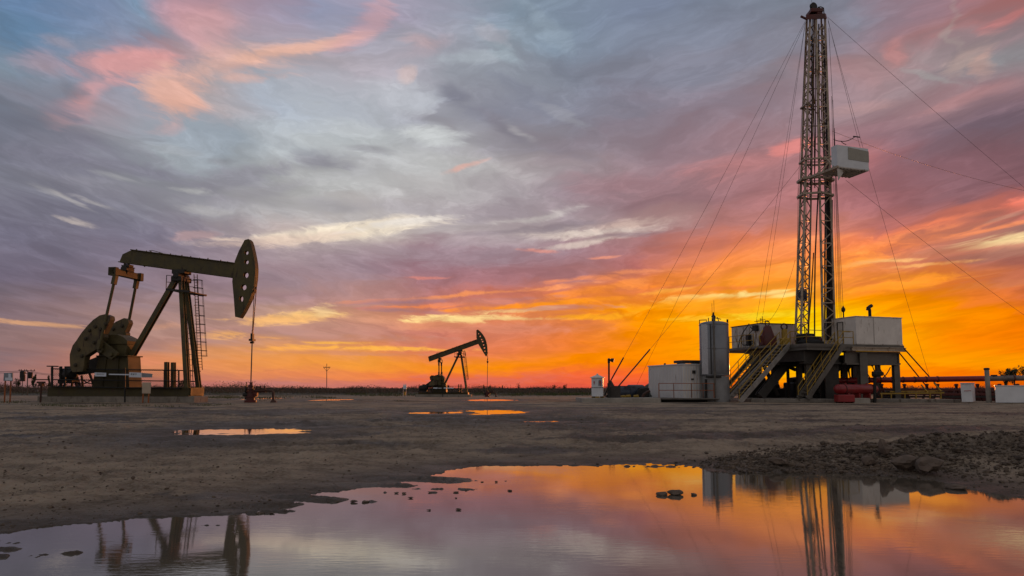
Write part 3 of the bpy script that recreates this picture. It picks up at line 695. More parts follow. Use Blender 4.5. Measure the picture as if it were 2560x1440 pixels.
# loose stones of the bank and gravel: nobody could count them
def scatter_rocks():
    rg = random.Random(11); b = MB(); n = 11000
    xs, ys, ss = [], [], []
    while len(xs) < n:
        i = rg.randrange(len(CREST) - 1); u = rg.random(); a, c = CREST[i], CREST[i + 1]
        if i == len(CREST) - 2 and rg.random() < .6: continue
        x = a[0] + (c[0] - a[0]) * u; y = a[1] + (c[1] - a[1]) * u; h = a[2] + (c[2] - a[2]) * u
        xs.append(x + rg.gauss(0, .5)); ys.append(y + rg.gauss(-.8, .9 + 1.0 * h)); ss.append(min(.12, .010 + rg.expovariate(1 / .015)))
    z, sd, m = ground_height(np.array(xs), np.array(ys))
    for x, y, s, zz, d in zip(xs, ys, ss, z, sd):
        if d < .02: continue
        b.rock((x, y, zz + s * .25), (s, s * rg.uniform(.7, 1.2), s * rg.uniform(.5, .8)), rg, 1, .28)
    tag(b.build('rubble', 'clod', smooth=False), 'bank of broken earth clods and stones at the right edge of the puddle', None, None, 'stuff')
    b = MB(); xs, ys, ss = [], [], []
    for _ in range(9000):
        py = 1010 + 320 * rg.random() ** 1.3; px = rg.uniform(-100, 2660); p = atz(px, py, .1)
        xs.append(p.x); ys.append(p.y); ss.append(min(.05, .005 + rg.expovariate(1 / .007)))
    z, sd, m = ground_height(np.array(xs), np.array(ys))
    for x, y, s, zz, d in zip(xs, ys, ss, z, sd):
        if d < .15: continue
        if any(math.hypot((x - c[0]) / c[2], (y - c[1]) / c[3]) < 1.6 for c in PUD): continue
        b.rock((x, y, zz + s * .2), (s, s * rg.uniform(.7, 1.3), s * .6), rg, 1, .25)
    tag(b.build('gravel', 'clod'), 'loose gravel strewn over the bare ground', None, None, 'stuff')

mat('clod', (.100, .074, .054), .95, 0, .4, (.045, .033, .025), .5, 3, .5)
mat('boulder', (.115, .085, .066), .9, 0, .3, (.06, .048, .04), .45, 2.5, .5)
scatter_rocks()

BOULDERS = [
 (2322,1186,62,34,'pale tilted slab of rock at the water line, the largest of the bank'),
 (2262,1178,52,24,'low flat rock just left of the largest slab at the water line'),
 (2213,1146,36,34,'dark upright boulder standing up the bank from the flat rock'),
 (1945,1166,40,17,'rounded grey stone alone at the low left end of the bank'),
 (2170,1166,30,18,'small brown stone on the bank below the dark boulder'),
 (1690,1237,34,13,'dark stone lying out in the orange water, biggest of its row'),
 (1656,1238,24,9,'flat dark stone left of the biggest stone in the orange water'),
 (1735,1239,16,6,'little dark stone right of the biggest stone in the orange water'),
 (2392,1224,46,10,'flat dark stone in the water close under the bank'),
 (332,1201,9,6,'small dark stone alone on the open gravel at the left'),
]
def march(px, py):
    d = ray(px, py); s0 = 7.
    while s0 < 60:
        p = CAM + d * s0
        if p.z < max(0., gheight(p.x, p.y)): return p
        s0 += .06
    return p

def boulders():
    rg = random.Random(5)
    for px, py, w, h, lab in BOULDERS:
        p = march(px, py)
        k = p.y / F; z = gheight(p.x, p.y)
        b = MB().rock((0, 0, 0), (w * k * .52, w * k * .42, h * k * .60), rg, 2, .30)
        o = b.build('boulder', 'boulder'); o.location = (p.x, p.y, max(z, -.03) + h * k * .12)
        tag(o, lab, 'rock')
    for px, py, w in [(1275,1225,12), (1140,1229,14), (1145,1272,13), (1073,1273,12), (1075,1229,12), (1027,1243,13), (912,1253,16), (885,1253,18), (845,1252,10), (822,1252,10), (710,1276,16), (680,1281,14), (650,1281,18), (620,1279,12), (1240,1203,10), (1205,1203,8), (1140,1243,8), (1165,1224,8), (990,1231,14), (1010,1232,12)]:
        p = atz(px, py, .02); k = p.y / F
        b = MB().rock((0, 0, 0), (w * k * .42, w * k * .32, w * k * .11), rg, 2, .5)
        o = b.build('mud_clod', 'clod'); o.location = (p.x, p.y, .0)
        tag(o, 'small dark clod of mud poking out of the large puddle', 'mud clod', 'mud clods in the large puddle')
boulders()
# ------------------------------------------------------------------ pumpjacks
class Plane:
    """vertical plane through o; u runs along the machine, N faces the viewer"""
    def __init__(self, px, Y, deg):
        a = math.radians(deg)
        self.o = V(((px - 1280) / F * Y, Y, 0)); self.u = V((math.cos(a), -math.sin(a), 0)); self.N = V((-math.sin(a), -math.cos(a), 0))
    def __call__(self, px, py, n=0.):
        return hit(px, py, self.o + self.N * n, self.N)
    def on(self, n, fn=None):
        return (lambda x, y: self(*(fn(x, y) if fn else (x, y)), n))

def pumpjack(P, fn, K, spec, label):
    """fn maps drawing coordinates to photograph pixels; K = metres per photograph pixel at the machine"""
    A = lambda x, y, n=0.: P(*fn(x, y), n)
    N = P.N; up = V((0, 0, 1))
    base = A(*spec['origin']); base.z = spec['z0']
    R = thing('pumpjack', base, label, 'pumpjack', 'pumpjacks on the oil field')
    s = spec['s']                          # size factor against the big machine
    # steel skid: two I-beams and cross ties
    x0, x1, yt, yb = spec['skid']
    b = MB(); sk = spec['skid_n']
    h = (A(x0, yt, sk) - A(x0, yb, sk)).length
    for n in (sk, -sk):
        p, q = A(x0, (yt + yb) / 2, sk), A(x1, (yt + yb) / 2, sk); off = N * (n - sk)
        p, q = p + off, q + off; q.z = p.z
        b.ibeam(p, q, .30 * s, h)
    for i in range(7):
        c = p.lerp(q, i / 6); b.bar(c, c + N * 2 * sk, .22 * s, h * .9)
    b.build('skid', spec['paint2'], R)
    # pedestal under the gearbox
    pts = spec['pedestal']; pn = spec['ped_n']
    a = [A(x, y, pn) for x, y in pts]; c = [p - N * 2 * pn for p in a]
    b = MB().hexa(a, c)
    cap0, cap1 = a[1], a[2]
    for k in (0,):
        m = (a[1] + a[2] + c[1] + c[2]) / 4
        b.box(m + up * .05 * s, ((a[2] - a[1]).length + .25 * s, 2 * pn + .3 * s, .1 * s), P.u, N)
    for f in (.3, .7):                     # stiffening ribs on the viewer's side
        b.bar(a[0].lerp(a[3], f) + N * .05, a[1].lerp(a[2], f) + N * .05, .06 * s, .1 * s, N)
    b.build('pedestal', spec['paint2'], R, bevel=.02)
    # gearbox
    gn = spec['gear_n']
    b = MB().prism([A(x, y) for x, y in spec['gear']], N * 2 * gn)
    lid = spec['lid']; b.prism([A(x, y) for x, y in lid], N * 2 * (gn + .12 * s))
    gc = A(*spec['shaft'])
    b.tube(gc + N * (spec['crank_n'] + .35 * s), gc - N * (spec['crank_n'] + .35 * s), .26 * s, 14)
    b.build('gearbox', spec['paint'], R, bevel=.03)
    # cranks, weights and pitman arms, near and far
    for k, side in enumerate((1, -1)):
        n = side * spec['crank_n']; t = N * (.26 * s)
        cr = MB().prism([A(x, y, n) for x, y in spec['crank'][k]], t)
        for x, y in spec['pins'][k]:
            c = A(x, y, n); cr.tube(c - N * .3 * s, c + N * .3 * s, .19 * s, 12)
        co_ = cr.build('crank', spec['paint'], R, bevel=.02)
        wt = MB().prism([A(x, y, n) for x, y in spec['weight'][k]], N * (.62 * s))
        if spec.get('bolts'):
            for x, y in spec['bolts'][k]:
                bo = MB(); c = A(x, y, n + .31 * s); bo.lathe([(.16 * s, 0), (.16 * s, .03 * s), (.13 * s, .05 * s), (.12 * s, .12 * s), (.05 * s, .13 * s)], c, N, 10)
                bo.build('bolt', 'bolt_dark', co_)
        wt.build('counterweight', spec['weight_paint'], co_, bevel=.03)
        (xa, ya), (xb, yb_) = spec['pitman'][k]
        nn = side * (spec['crank_n'] + .42 * s)
        pa, pb = A(xa, ya, side * spec['eq_n']), A(xb, yb_, nn)
        pm = MB().tube(pa, pb, .115 * s, 12)
        d = (pb - pa).normalized()
        pm.bar(pa - d * .1 * s, pa + d * .65 * s, .3 * s, .36 * s, N); pm.bar(pb - d * .5 * s, pb + d * .25 * s, .3 * s, .4 * s, N)
        pm.build('pitman_arm', spec['paint'], R, bevel=.01)
    # equaliser beam and its bearing
    en = spec['eq_n'] + .2 * s; ec = A(*spec['eq'])
    b = MB().bar(ec + N * en, ec - N * en, spec['eq_h'], spec['eq_h'] * 1.05)
    for k in (-1, 1): b.bar(ec + N * (k * en), ec + N * (k * (en - .4 * s)), spec['eq_h'] * 1.35, spec['eq_h'] * 1.35)
    b.build('equalizer', spec['eq_paint'], R, bevel=.02)
    bt = A(*spec['tail'])
    b = MB().bar(ec, bt, .52 * s, .60 * s, N); m = ec.lerp(bt, .5); b.tube(m + N * .5 * s, m - N * .5 * s, .28 * s, 14)
    d = (bt - ec).normalized()
    for f in (.3, .72): b.bar(ec.lerp(bt, f), ec.lerp(bt, f) + d * .08 * s, .75 * s, .8 * s, N)
    b.build('tail_bearing', 'dark_iron', R, bevel=.02)
    # walking beam: web, flanges, stiffeners, bolts on top
    wb = [A(x, y) for x, y in spec['beam']]
    b = MB().prism(wb, N * (.30 * s))
    tp, tq = [A(*c) for c in spec['beam_top']]; bp_, bq = [A(*c) for c in spec['beam_bot']]
    for p, q in ((tp, tq), (bp_, bq)): b.bar(p, q, .62 * s, .07 * s, V((0, 0, 1)))
    nst = spec['stiff']
    for f in nst:
        b.bar(tp.lerp(tq, f) + N * 0, bp_.lerp(bq, f), .07 * s, .52 * s, P.u)
    dd = (tq - tp).normalized(); upb = dd.cross(N); upb = upb if upb.z > 0 else -upb
    rg = random.Random(3)
    for f in (.13, .18, .27, .36, .42, .5, .58, .66, .74, .86, .93):
        c = tp.lerp(tq, f) + N * rg.uniform(-.2, .2) * s; b.tube(c, c + upb * rg.uniform(.08, .17) * s, .05 * s, 6)
    b.path([tp.lerp(tq, .16) + upb * .12 * s, tp.lerp(tq, .19) + upb * .2 * s, tp.lerp(tq, .24) + upb * .14 * s, tp.lerp(tq, .30) + upb * .06 * s], .03 * s, 6)
    b.build('walking_beam', spec['paint'], R, bevel=.015)
    # horse head
    hd = [A(x, y) for x, y in spec['head']]
    holes = [[A(x + rx * math.cos(i * math.pi / 6 + .3), y + ry * math.sin(i * math.pi / 6 + .3)) for i in range(12)] for x, y, rx, ry in spec['holes']]
    b = MB()
    for k in (-1, 1):
        b.prism([p + N * (k * .14 * s) for p in hd], N * (.07 * s), [[p + N * (k * .14 * s) for p in h] for h in holes])
    i0, i1 = spec['head_arc']; arc = hd[i0:i1 + 1]
    vs = []; fs = []
    for p in arc: vs += [p + N * .27 * s, p - N * .27 * s]
    m_ = len(arc); inn = []
    cen = sum(hd, V()) / len(hd)
    for p in arc:
        e = (cen - p).normalized() * .09 * s; vs += [p + N * .27 * s + e, p - N * .27 * s + e]
    o_ = 2 * m_
    for i in range(m_ - 1):
        a_, c_ = 2 * i, 2 * i + 2
        fs += [(a_, a_ + 1, c_ + 1, c_), (o_ + a_, o_ + c_, o_ + c_ + 1, o_ + a_ + 1), (a_, c_, o_ + c_, o_ + a_), (a_ + 1, o_ + a_ + 1, o_ + c_ + 1, c_ + 1)]
    b.add(vs, fs)
    b.build('horse_head', spec['paint'], R)
    # centre bearing and the three-legged samson post
    sx, sy = spec['saddle']; sc = A(sx, sy)
    b = MB().box(sc, (1.15 * s, 1.0 * s, .34 * s), P.u, N); b.tube(sc + N * .8 * s - up * .35 * s, sc - N * .8 * s - up * .35 * s, .26 * s, 14)
    b.box(sc - up * .62 * s, (.9 * s, 1.5 * s, .4 * s), P.u, N)
    b.build('saddle_bearing', 'dark_iron', R, bevel=.03)
    for (xa, ya, na), (xb, yb2, nb), w in spec['legs']:
        pa, pb = A(xa, ya, na), A(xb, yb2, nb)
        b = MB().ibeam(pa, pb, w * .95, w, N, .2)
        b.build('samson_leg', spec['paint'], R)
    # working platform under the beam and the caged ladder
    (xa, ya), (xb, yb2) = spec['platform']; pn2 = 1.15 * s
    pa, pb = A(xa, ya), A(xb, yb2)
    b = MB()
    for n in (pn2, -pn2):
        b.bar(pa + N * n, pb + N * n, .10 * s, .16 * s)
        for f in spec['rail_at']:
            c = pa.lerp(pb, f) + N * n; b.tube(c, c + up * 1.15 * s, .03 * s, 6)
        for hgt in (.6, 1.15):
            fa, fb = spec['rail_at'][0], spec['rail_at'][1]; b.tube(pa.lerp(pb, fa) + N * n + up * hgt * s, pa.lerp(pb, fb) + N * n + up * hgt * s, .025 * s, 6)
    for i in range(6): c = pa.lerp(pb, i / 5); b.bar(c + N * pn2, c - N * pn2, .08 * s, .08 * s)
    b.build('platform', 'dark_iron', R)
    for L in spec['ladders']:
        la, lb = [A(x, y, L['n']) for x, y in L['left']]; ra, rb = [A(x, y, L['n']) for x, y in L['right']]
        b = MB().tube(la, lb, .032 * s, 6).tube(ra, rb, .032 * s, 6)
        for i in range(1, L['rungs']): f = i / L['rungs']; b.tube(la.lerp(lb, f), ra.lerp(rb, f), .02 * s, 5)
        lo = b.build('ladder', 'dark_iron', R)
        if 'cage' in L:
            ca, cb = [A(x, y, L['n']) for x, y in L['cage']]; b = MB(); st = [[], [], []]
            for f in L['hoops']:
                l, r, c = la.lerp(lb, f), ra.lerp(rb, f), ca.lerp(cb, f)
                half = N * (.42 * s); mid = r.lerp(c, .55)
                pts = [l, l + half * .7 + (mid - r) * .3, mid + half, c + half * .4, c - half * .4, mid - half, r - half * .6, r]
                b.path(pts, .022 * s, 5)
                st[0].append(c); st[1].append(mid + half); st[2].append(mid - half)
            for q in st: b.path(q, .018 * s, 5)
            b.build('safety_cage', 'dark_iron', lo)
    # prime mover, belt guard, brake posts
    mo = A(*spec['motor'], spec['skid_n'] * .3); ax = N * .5 + P.u * .85
    b = MB().lathe([(.2 * s, -.85 * s), (.5 * s, -.75 * s), (.55 * s, .5 * s), (.42 * s, .62 * s), (.3 * s, .9 * s)], mo, ax, 16)
    b.box(mo - up * .6 * s, (1.3 * s, .8 * s, .3 * s), P.u, N); b.box(mo + up * .5 * s, (.5 * s, .4 * s, .35 * s), P.u, N)
    for f in (-.6, .6): b.bar(mo - up * .6 * s + P.u * f * s, mo - up * 1.35 * s + P.u * (f * 1.6) * s, .12 * s, .12 * s, N)
    b.build('motor', 'dark_iron', R, smooth=True)
    xa, ya, xb, yb3 = spec['guard']
    pa, pb = A(xa, ya, -.3 * s), A(xb, yb3, -.3 * s)
    b = MB().prism([pa + up * .35 * s, pb + up * .75 * s, pb - up * .75 * s, pa - up * .35 * s], N * .35 * s)
    for f in (.15, .5, .85): c = pa.lerp(pb, f); b.bar(c - up * .4 * s, c - up * 1.5 * s + P.u * .5 * s, .14 * s, .14 * s, N)
    b.build('belt_guard', 'black_iron', R)
    for (xa, xb, yt2, yb4) in spec['posts']:
        p, q = A((xa + xb) / 2, yb4, spec['skid_n'] * .7), A((xa + xb) / 2, yt2, spec['skid_n'] * .7)
        MB().ibeam(p, q, abs(A(xb, yt2) .x - A(xa, yt2).x), .3 * s, N, .2).build('brake_post', spec['paint2'], R)
    mo2 = A(*spec['motor'], 0.)
    rg = random.Random(9)
    for i in range(7):
        p = mo2 + P.u * rg.uniform(-1.2, 3.6) * s + N * rg.uniform(-.6, .5) * s; q = p + P.u * rg.uniform(-1., 1.) * s; p.z = base.z + .9 * s; q.z = base.z + rg.uniform(1.3, 2.5) * s
        MB().bar(p, q, .12 * s, .14 * s, N).build('base_brace', 'black_iron', R)
    for i in range(3):
        p = mo2 + P.u * (.6 + i * .9) * s; p.z = base.z + 1.9 * s
        MB().path(catenary(p + N * .3 * s, p + P.u * 1.4 * s - N * .2 * s, .4 * s, 6), .05 * s, 6).build('hose', 'black_iron', R)
    # bridle, carrier bar and polished rod
    (x0, y0), (xc, yc), (xr, yr) = spec['rods']
    tp0, cb, rb = A(x0, y0), A(xc, yc), A(xr, yr)
    for k in (-1, 1):
        MB().path([tp0 + N * k * .16 * s, cb + N * k * .12 * s + P.u * (k * .05 * s)], .035 * s, 6).build('bridle_cable', 'steel_cable', R)
    b = MB().box(cb, (.34 * s, .5 * s, .16 * s), P.u, N).box(cb + up * .28 * s, (.16 * s, .3 * s, .5 * s), P.u, N).tube(cb - up * .2 * s - P.u * .15 * s, cb - up * .2 * s + P.u * .15 * s, .09 * s, 8)
    b.tube(cb + up * .5 * s, cb + up * .8 * s, .06 * s, 8)
    b.build('carrier_bar', 'dark_iron', R)
    MB().tube(cb + up * .7 * s, rb, .05 * s, 8).build('polished_rod', 'rod_steel', R)
    return R

ident = lambda x, y: (x, y)
z1 = lambda pts: [(60 + x / 3.13, 580 + y / 3.13) for x, y in pts]
P1 = Plane(330, 58., 8.)
head1 = z1([(1735,65), (1765,58), (1780,72), (1793,112), (1805,165), (1814,210), (1820,250), (1823,285), (1822,320), (1819,370), (1812,420), (1803,460), (1790,500), (1775,540), (1755,580), (1730,628), (1700,675), (1660,665), (1655,592), (1650,520), (1638,390), (1645,300), (1658,230), (1690,150)])
wn1 = z1([(655,645), (690,660), (695,685), (668,745), (640,800), (645,825), (620,870), (598,915), (545,945), (500,975), (492,1015), (490,1050), (480,1092), (400,1098), (383,1070), (378,1010), (378,960), (400,890), (430,850), (470,790), (520,730), (560,690), (610,655)])
wf1 = z1([(632,815), (665,765), (700,730), (735,705), (800,675), (832,690), (838,715), (818,760), (800,805), (780,860), (720,880), (670,900), (645,860)])
SPEC1 = dict(origin=(320, 1000), z0=gz(58), s=1., paint='olive_paint', paint2='ochre_paint', weight_paint='olive_weight', eq_paint='ochre_paint',
    skid=(122, 474, 968, 990), skid_n=.92, pedestal=[(228,969), (246,892), (319,891), (323,969)], ped_n=.8,
    gear=[(262,894), (262,852), (271,842), (290,838), (312,838), (327,846), (334,854), (332,868), (326,894)], gear_n=.72,
    lid=z1([(636,850), (662,818), (720,806), (785,806), (832,828), (862,856), (856,884), (800,882), (740,884), (690,880), (650,872)]), shaft=(287,878), crank_n=1.45,
    crank=[z1([(560,850), (590,830), (740,945), (735,965), (690,1000), (540,905)]), z1([(720,840), (790,820), (840,900), (800,950), (700,930)])],
    pins=[z1([(588,903), (690,960)]), z1([(800,800)])], weight=[wn1, wf1],
    bolts=[z1([(560,740), (485,835), (550,865), (430,920), (455,970), (405,1040), (600,760), (640,720), (515,770)]), z1([(770,735), (700,760)])],
    pitman=[(z1([(715,350)])[0], z1([(592,895)])[0]), (z1([(882,385)])[0], z1([(790,860)])[0])], eq_n=1.55, eq=(316, 686), eq_h=.50, tail=(322, 661),
    beam=z1([(755,236), (780,176), (855,141), (1655,246), (1640,357), (1290,314), (875,256)]), beam_top=((331,625.5), (588.5,658.5)), beam_bot=((301,655.5), (584,694)), stiff=(.06, .20, .50, .565, .92),
    head=head1, head_arc=(1, 16), holes=[(618.5,632.7,5.4,5.4), (618.8,656,5.6,5.6), (617.5,688.6,6.6,7.4), (611.8,719,7.2,7.4), (605.6,748,5.4,7.8)],
    saddle=(454, 681), legs=[((453,692,.35), (468,969,.85), .36), ((463,692,-.35), (497,969,-.85), .36), ((443,694,0.), (331,889,0.), .42)],
    platform=((437,728), (496,734)), rail_at=(.0, .62),
    ladders=[dict(n=-1.0, left=[(485,686), (496,925)], right=[(493,686), (506,925)], rungs=34, cage=[(502.5,686), (518,925)], hoops=(.06, .145, .225, .33, .435, .525, .615, .71, .80, .855)),
             dict(n=-.4, left=[(466,781), (478,966)], right=[(475,781), (483,966)], rungs=14)],
    motor=(172,936), guard=(178,930,268,905), posts=[(413,421,905,969), (429.5,437.5,906,969)], rods=((639,716), (630.5,850), (627,962)))
pumpjack(P1, ident, 58 / F, SPEC1, 'large olive pumpjack with its horse head up, on the wide concrete plinth')

z4 = lambda pts: [(980 + x / 6.547, 800 + y / 6.547) for x, y in pts]
f4 = lambda x, y: (980 + x / 6.547, 800 + y / 6.547)
P2 = Plane(1100, 134., 3.)
SPEC2 = dict(origin=(830, 1230), z0=gz(134), s=1.0, paint='olive_paint', paint2='ochre_paint', weight_paint='olive_weight', eq_paint='olive_paint',
    skid=(440, 1235, 1186, 1220), skid_n=.9, pedestal=[(665,1190), (682,1030), (880,1030), (890,1190)], ped_n=.8,
    gear=[(690,1035), (685,930), (740,905), (800,895), (840,930), (868,965), (850,1035)], gear_n=.72,
    lid=[(680,940), (720,905), (800,890), (845,920), (870,960), (850,985), (690,985)], shaft=(775,970), crank_n=1.35,
    crank=[[(750,890), (800,890), (800,1060), (770,1068), (750,1050)], [(750,890), (800,890), (830,850), (815,1040), (760,1040)]],
    pins=[[(772,905), (775,980)], [(812,900)]],
    weight=[[(690,985), (640,1010), (605,1060), (610,1085), (660,1075), (740,1065), (745,1000)], [(620,930), (650,905), (720,912), (745,930), (720,1000), (660,1010), (625,975)]],
    pitman=[((768,690), (770,895)), ((810,690), (812,895))], eq_n=1.2, eq=(790,672), eq_h=.42, tail=(790,622),
    beam=[(592,605), (612,592), (1390,318), (1413,388), (612,678)], beam_top=((596,604), (1391,319)), beam_bot=((612,678), (1412,388)), stiff=(.02, .24, .64, .68),
    head=[(1381,170), (1405,155), (1440,182), (1468,212), (1492,243), (1514,278), (1532,315), (1545,355), (1555,400), (1562,440), (1565,480), (1563,540), (1552,594), (1540,596), (1528,585), (1410,390), (1392,320), (1383,295)], head_arc=(1, 13),
    holes=[(1418,225,8,9), (1445,268,11,13), (1468,320,11,11), (1484,353,13,13), (1500,408,11,11), (1513,458,12,12), (1522,510,9,9)],
    saddle=(1112,505), legs=[((1122,525,.3), (1222,1188,.85), .32), ((1128,525,-.3), (1234,1188,-.85), .32), ((1105,540,0.), (872,1030,0.), .36)],
    platform=((1030,607), (1200,607)), rail_at=(.05, .95),
    ladders=[dict(n=-1., left=[(1163,492), (1226,985)], right=[(1190,492), (1243,985)], rungs=26, cage=[(1200,492), (1258,985)], hoops=(.1, .25, .4, .55, .7, .85, .97))],
    motor=(520,1110), guard=(540,1095,690,1020), posts=[(1085,1101,1052,1188), (1122,1137,1052,1188)], rods=((1565,520), (1565,680), (1558,1165)))
pumpjack(P2, f4, 134 / F, SPEC2, 'small distant pumpjack with its horse head raised against the orange sky')

def plinth(P, x0, x1, yt, n0, n1, z, label):
    a, b = P(x0, yt, n0), P(x1, yt, n0); ztop = (a.z + b.z) / 2
    c, d = b + P.N * (n1 - n0), a + P.N * (n1 - n0)
    top = [V((p.x, p.y, ztop)) for p in (a, b, c, d)]; bot = [V((p.x, p.y, z)) for p in (a, b, c, d)]
    o = MB().hexa(bot, top).build('concrete_plinth', 'dark_concrete', bevel=.04)
    tag(o, label, 'plinth', 'concrete plinths under the pumpjacks')
plinth(P1, 93, 485, 990.5, 1.05, -.95, gz(58) - .35, 'wide concrete plinth carrying the large olive pumpjack')
plinth(P2, *[f4(x, 0)[0] for x in (378, 1290)], f4(0, 1219)[1], 1.3, -1.3, gz(134) - .4, 'low concrete plinth under the small distant pumpjack')

# guard fences round the bases
def guard_fence(P, fn, x0, x1, yt, ym, yb, n, posts, label, r, mesh_step):
    A = lambda x, y: P(*fn(x, y), n)
    lo = A(x0, yb)
    R = thing('guard_fence', lo, label, 'fence', 'mesh fences round the pumpjack bases')
    for x, y0, y1 in posts: MB().tube(A(x, y0), A(x, y1), r * 1.5, 6).build('post', 'black_iron', R)
    r *= 1.25
    for y in (yt, ym, yb):
        q = MB().tube(A(x0, y), A(x1, y + (4 if fn is ident else 0)), r, 6)
        e = A(x0, y); q.tube(e, e - P.N * 2.2 * max(n, 1), r, 6); e = A(x1, y + (4 if fn is ident else 0)); q.tube(e, e - P.N * 2.2 * max(n, 1), r, 6)
        q.build('rail', 'black_iron', R)
    a, b = A(x0, yt), A(x1, yt); hgt = a.z - A(x0, yb).z; L = (b - a).length
    m = MB(); k = int((L + hgt) / mesh_step)
    for i in range(k):
        u = i * mesh_step
        for sgn in (1, -1):
            s0, e0 = (max(0, u - hgt), min(u, L)) if sgn > 0 else (max(0, u - hgt), min(u, L))
            z0, z1_ = (u - s0, u - e0)
            if sgn < 0: z0, z1_ = hgt - z0, hgt - z1_
            d = (b - a).normalized()
            m.tube(a + d * s0 - V((0, 0, z0)), a + d * e0 - V((0, 0, z1_)), .010, 3)
    m.build('wire_mesh', 'black_iron', R)
    return R
guard_fence(P1, ident, 130, 447, 922, 949, 967, 1.35, [(129,918,968), (163,918,968), (312,920,1011), (411,927,970), (447,926,968)], 'black mesh fence round the base of the large pumpjack', .04, .19)
e = P1(120, 915.5, 1.35)
guard_fence(P2, f4, 446, 1130, 1082, 1135, 1180, 1.35, [(446,1052,1190), (664,1082,1190), (830,1082,1265), (985,1090,1190), (1128,1082,1190)], 'low black fence round the base of the small distant pumpjack', .04, .5)
b = MB().bar(P1(120, 915.5, 1.45), P1(143, 915.8, 1.45), .3, .09).tube(P1(131, 916, 1.4), P1(131, 968, 1.4), .07, 8).tube(P1(152, 916, .6), P1(152, 968, .6), .12, 8).tube(P1(165, 916, .2), P1(165, 950, .2), .12, 8)
tag(b.build('cable_stand', 'dark_iron'), 'dark stand of posts with a flat top plate at the left end of the fence', 'stand')

def sign(P, pts, n, material, label, ink=None, fn=ident):
    q = [P(*fn(x, y), n) for x, y in pts]
    o = MB().prism(q, P.N * .025).build('warning_sign', material)
    tag(o, label, 'sign', 'sign boards on the pumpjack fences')
    if ink:
        b = MB()
        for x0, y0, x1, y1 in ink:
            a, c = P(*fn(x0, y0), n + .02), P(*fn(x1, y1), n + .02)
            b.prism([V((a.x, a.y, a.z)), V((c.x, c.y, a.z)), V((c.x, c.y, c.z)), V((a.x, a.y, c.z))], P.N * .01)
        b.build('lettering', 'ink', o)
zs = lambda x, y: (220 + x / 13.09, 910 + y / 13.09)
sign(P1, [(212,275), (598,288), (590,408), (222,402)], 1.42, 'sign_white', 'white sign with one line of black lettering at the left of the fence',
     [(290,318,318,342), (330,318,340,342), (352,318,376,342), (392,316,402,345), (410,316,440,322), (412,334,440,342), (452,318,462,342), (470,318,492,326), (476,330,492,342), (505,318,513,342), (522,318,548,326)], zs)
sign(P1, [(690,318), (1335,330), (1335,368), (685,354)], 1.40, 'sign_white', 'narrow white strip between the two lettered fence signs', None, zs)
sign(P1, [(1352,270), (1755,284), (1750,440), (1345,430)], 1.42, 'sign_white', 'white sign with four black letters right of the centre fence post',
     [(1412,305,1424,360), (1424,305,1450,316), (1424,330,1446,340), (1470,312,1480,360), (1492,312,1502,360), (1502,312,1526,324), (1502,330,1522,340), (1545,312,1590,322), (1562,322,1574,360)], zs)
sign(P1, [(1762,290), (2110,320), (2100,440), (1760,440)], 1.40, 'sign_grey', 'dull grey panel tied to the fence mesh beside the lettered sign', None, zs)
sign(P2, [(677,1104), (747,1104), (745,1124), (675,1122)], 1.45, 'sign_white', 'little white sign on the fence of the distant pumpjack, left one', None, f4)
sign(P2, [(757,1110), (812,1111), (812,1121), (756,1120)], 1.45, 'sign_white', 'shortest white strip on the fence of the distant pumpjack, middle one', None, f4)
sign(P2, [(848,1104), (1010,1106), (1008,1121), (846,1122)], 1.45, 'sign_white', 'long white sign strip on the fence of the distant pumpjack, right one', None, f4)

def board(name, pts, Y, legs, yfoot, bm, lm, label, marks=None):
    q = [at(x, y, Y) for x, y in pts]
    foot = at(legs[0], yfoot, Y)
    R = thing(name, (q[0].lerp(q[1], .5).x, Y, foot.z), label, 'sign board')
    MB().prism(q, V((0, .06, 0))).build('board', bm, R)
    for x in legs:
        t_ = at(x, max(p[1] for p in pts) - 4, Y); t_.y += .06; f_ = at(x - 1, yfoot, Y); f_.z = min(f_.z, gheight(f_.x, f_.y) - .02); MB().bar(f_, t_, .09, .09).build('leg', lm, R)
    if marks:
        for x0, y0, x1, y1, mm_ in marks:
            MB().prism([at(x0, y0, Y - .05), at(x1, y0, Y - .05), at(x1, y1, Y - .05), at(x0, y1, Y - .05)], V((0, .01, 0))).build('mark', mm_, R)
board('notice_board', [(355.8,955.5), (377.4,956), (376.2,983.8), (355.4,983.4)], 55.4, (357.5,371.5), 1012.5, 'sign_tan', 'orange_paint', 'blank tan notice board on two orange legs before the plinth')
board('notice_board', [(10.5,932), (32.5,932), (32.5,953), (9,952)], 57.0, (12,26), 1004, 'sign_grey', 'orange_paint', 'pale blue-grey board on two orange legs at the far left edge', [(13,944,31,951,'sign_white'), (21,934,27,944,'sign_white')])
p = at(101, 1006, 56.5); q = at(103.5, 956, 56.5)
R = thing('valve_stake', p, 'rusty orange stake with a valve on top at the left end of the plinth', 'stake')
MB().tube(p - V((0, 0, .1)), q, .07, 8).build('stake', 'rust_iron', R)
MB().tube(q - V((.35, 0, 0)), q + V((.3, 0, 0)), .08, 8).box(q - V((0, 0, .15)), (.3, .3, .3)).box(q + V((0, 0, .22)), (.9, .2, .09)).build('valve', 'rust_iron', R)
c = ghit(90, 978)
b = MB().tube(at(95, 978, c.y), at(92, 967, c.y), .06, 6).tube(at(86, 977, c.y), at(80.5, 972, c.y), .10, 6).path([at(82, 972, c.y), at(84, 961, c.y), at(90, 959.5, c.y)], .05, 6).tube(at(84, 967.5, c.y), at(94, 967.5, c.y), .05, 6).tube(at(88, 978, c.y), at(96, 978, c.y), .08, 6)
tag(b.build('standpipe', 'sign_white'), 'small white standpipe with a bent neck far behind the rusty stake', 'standpipe')

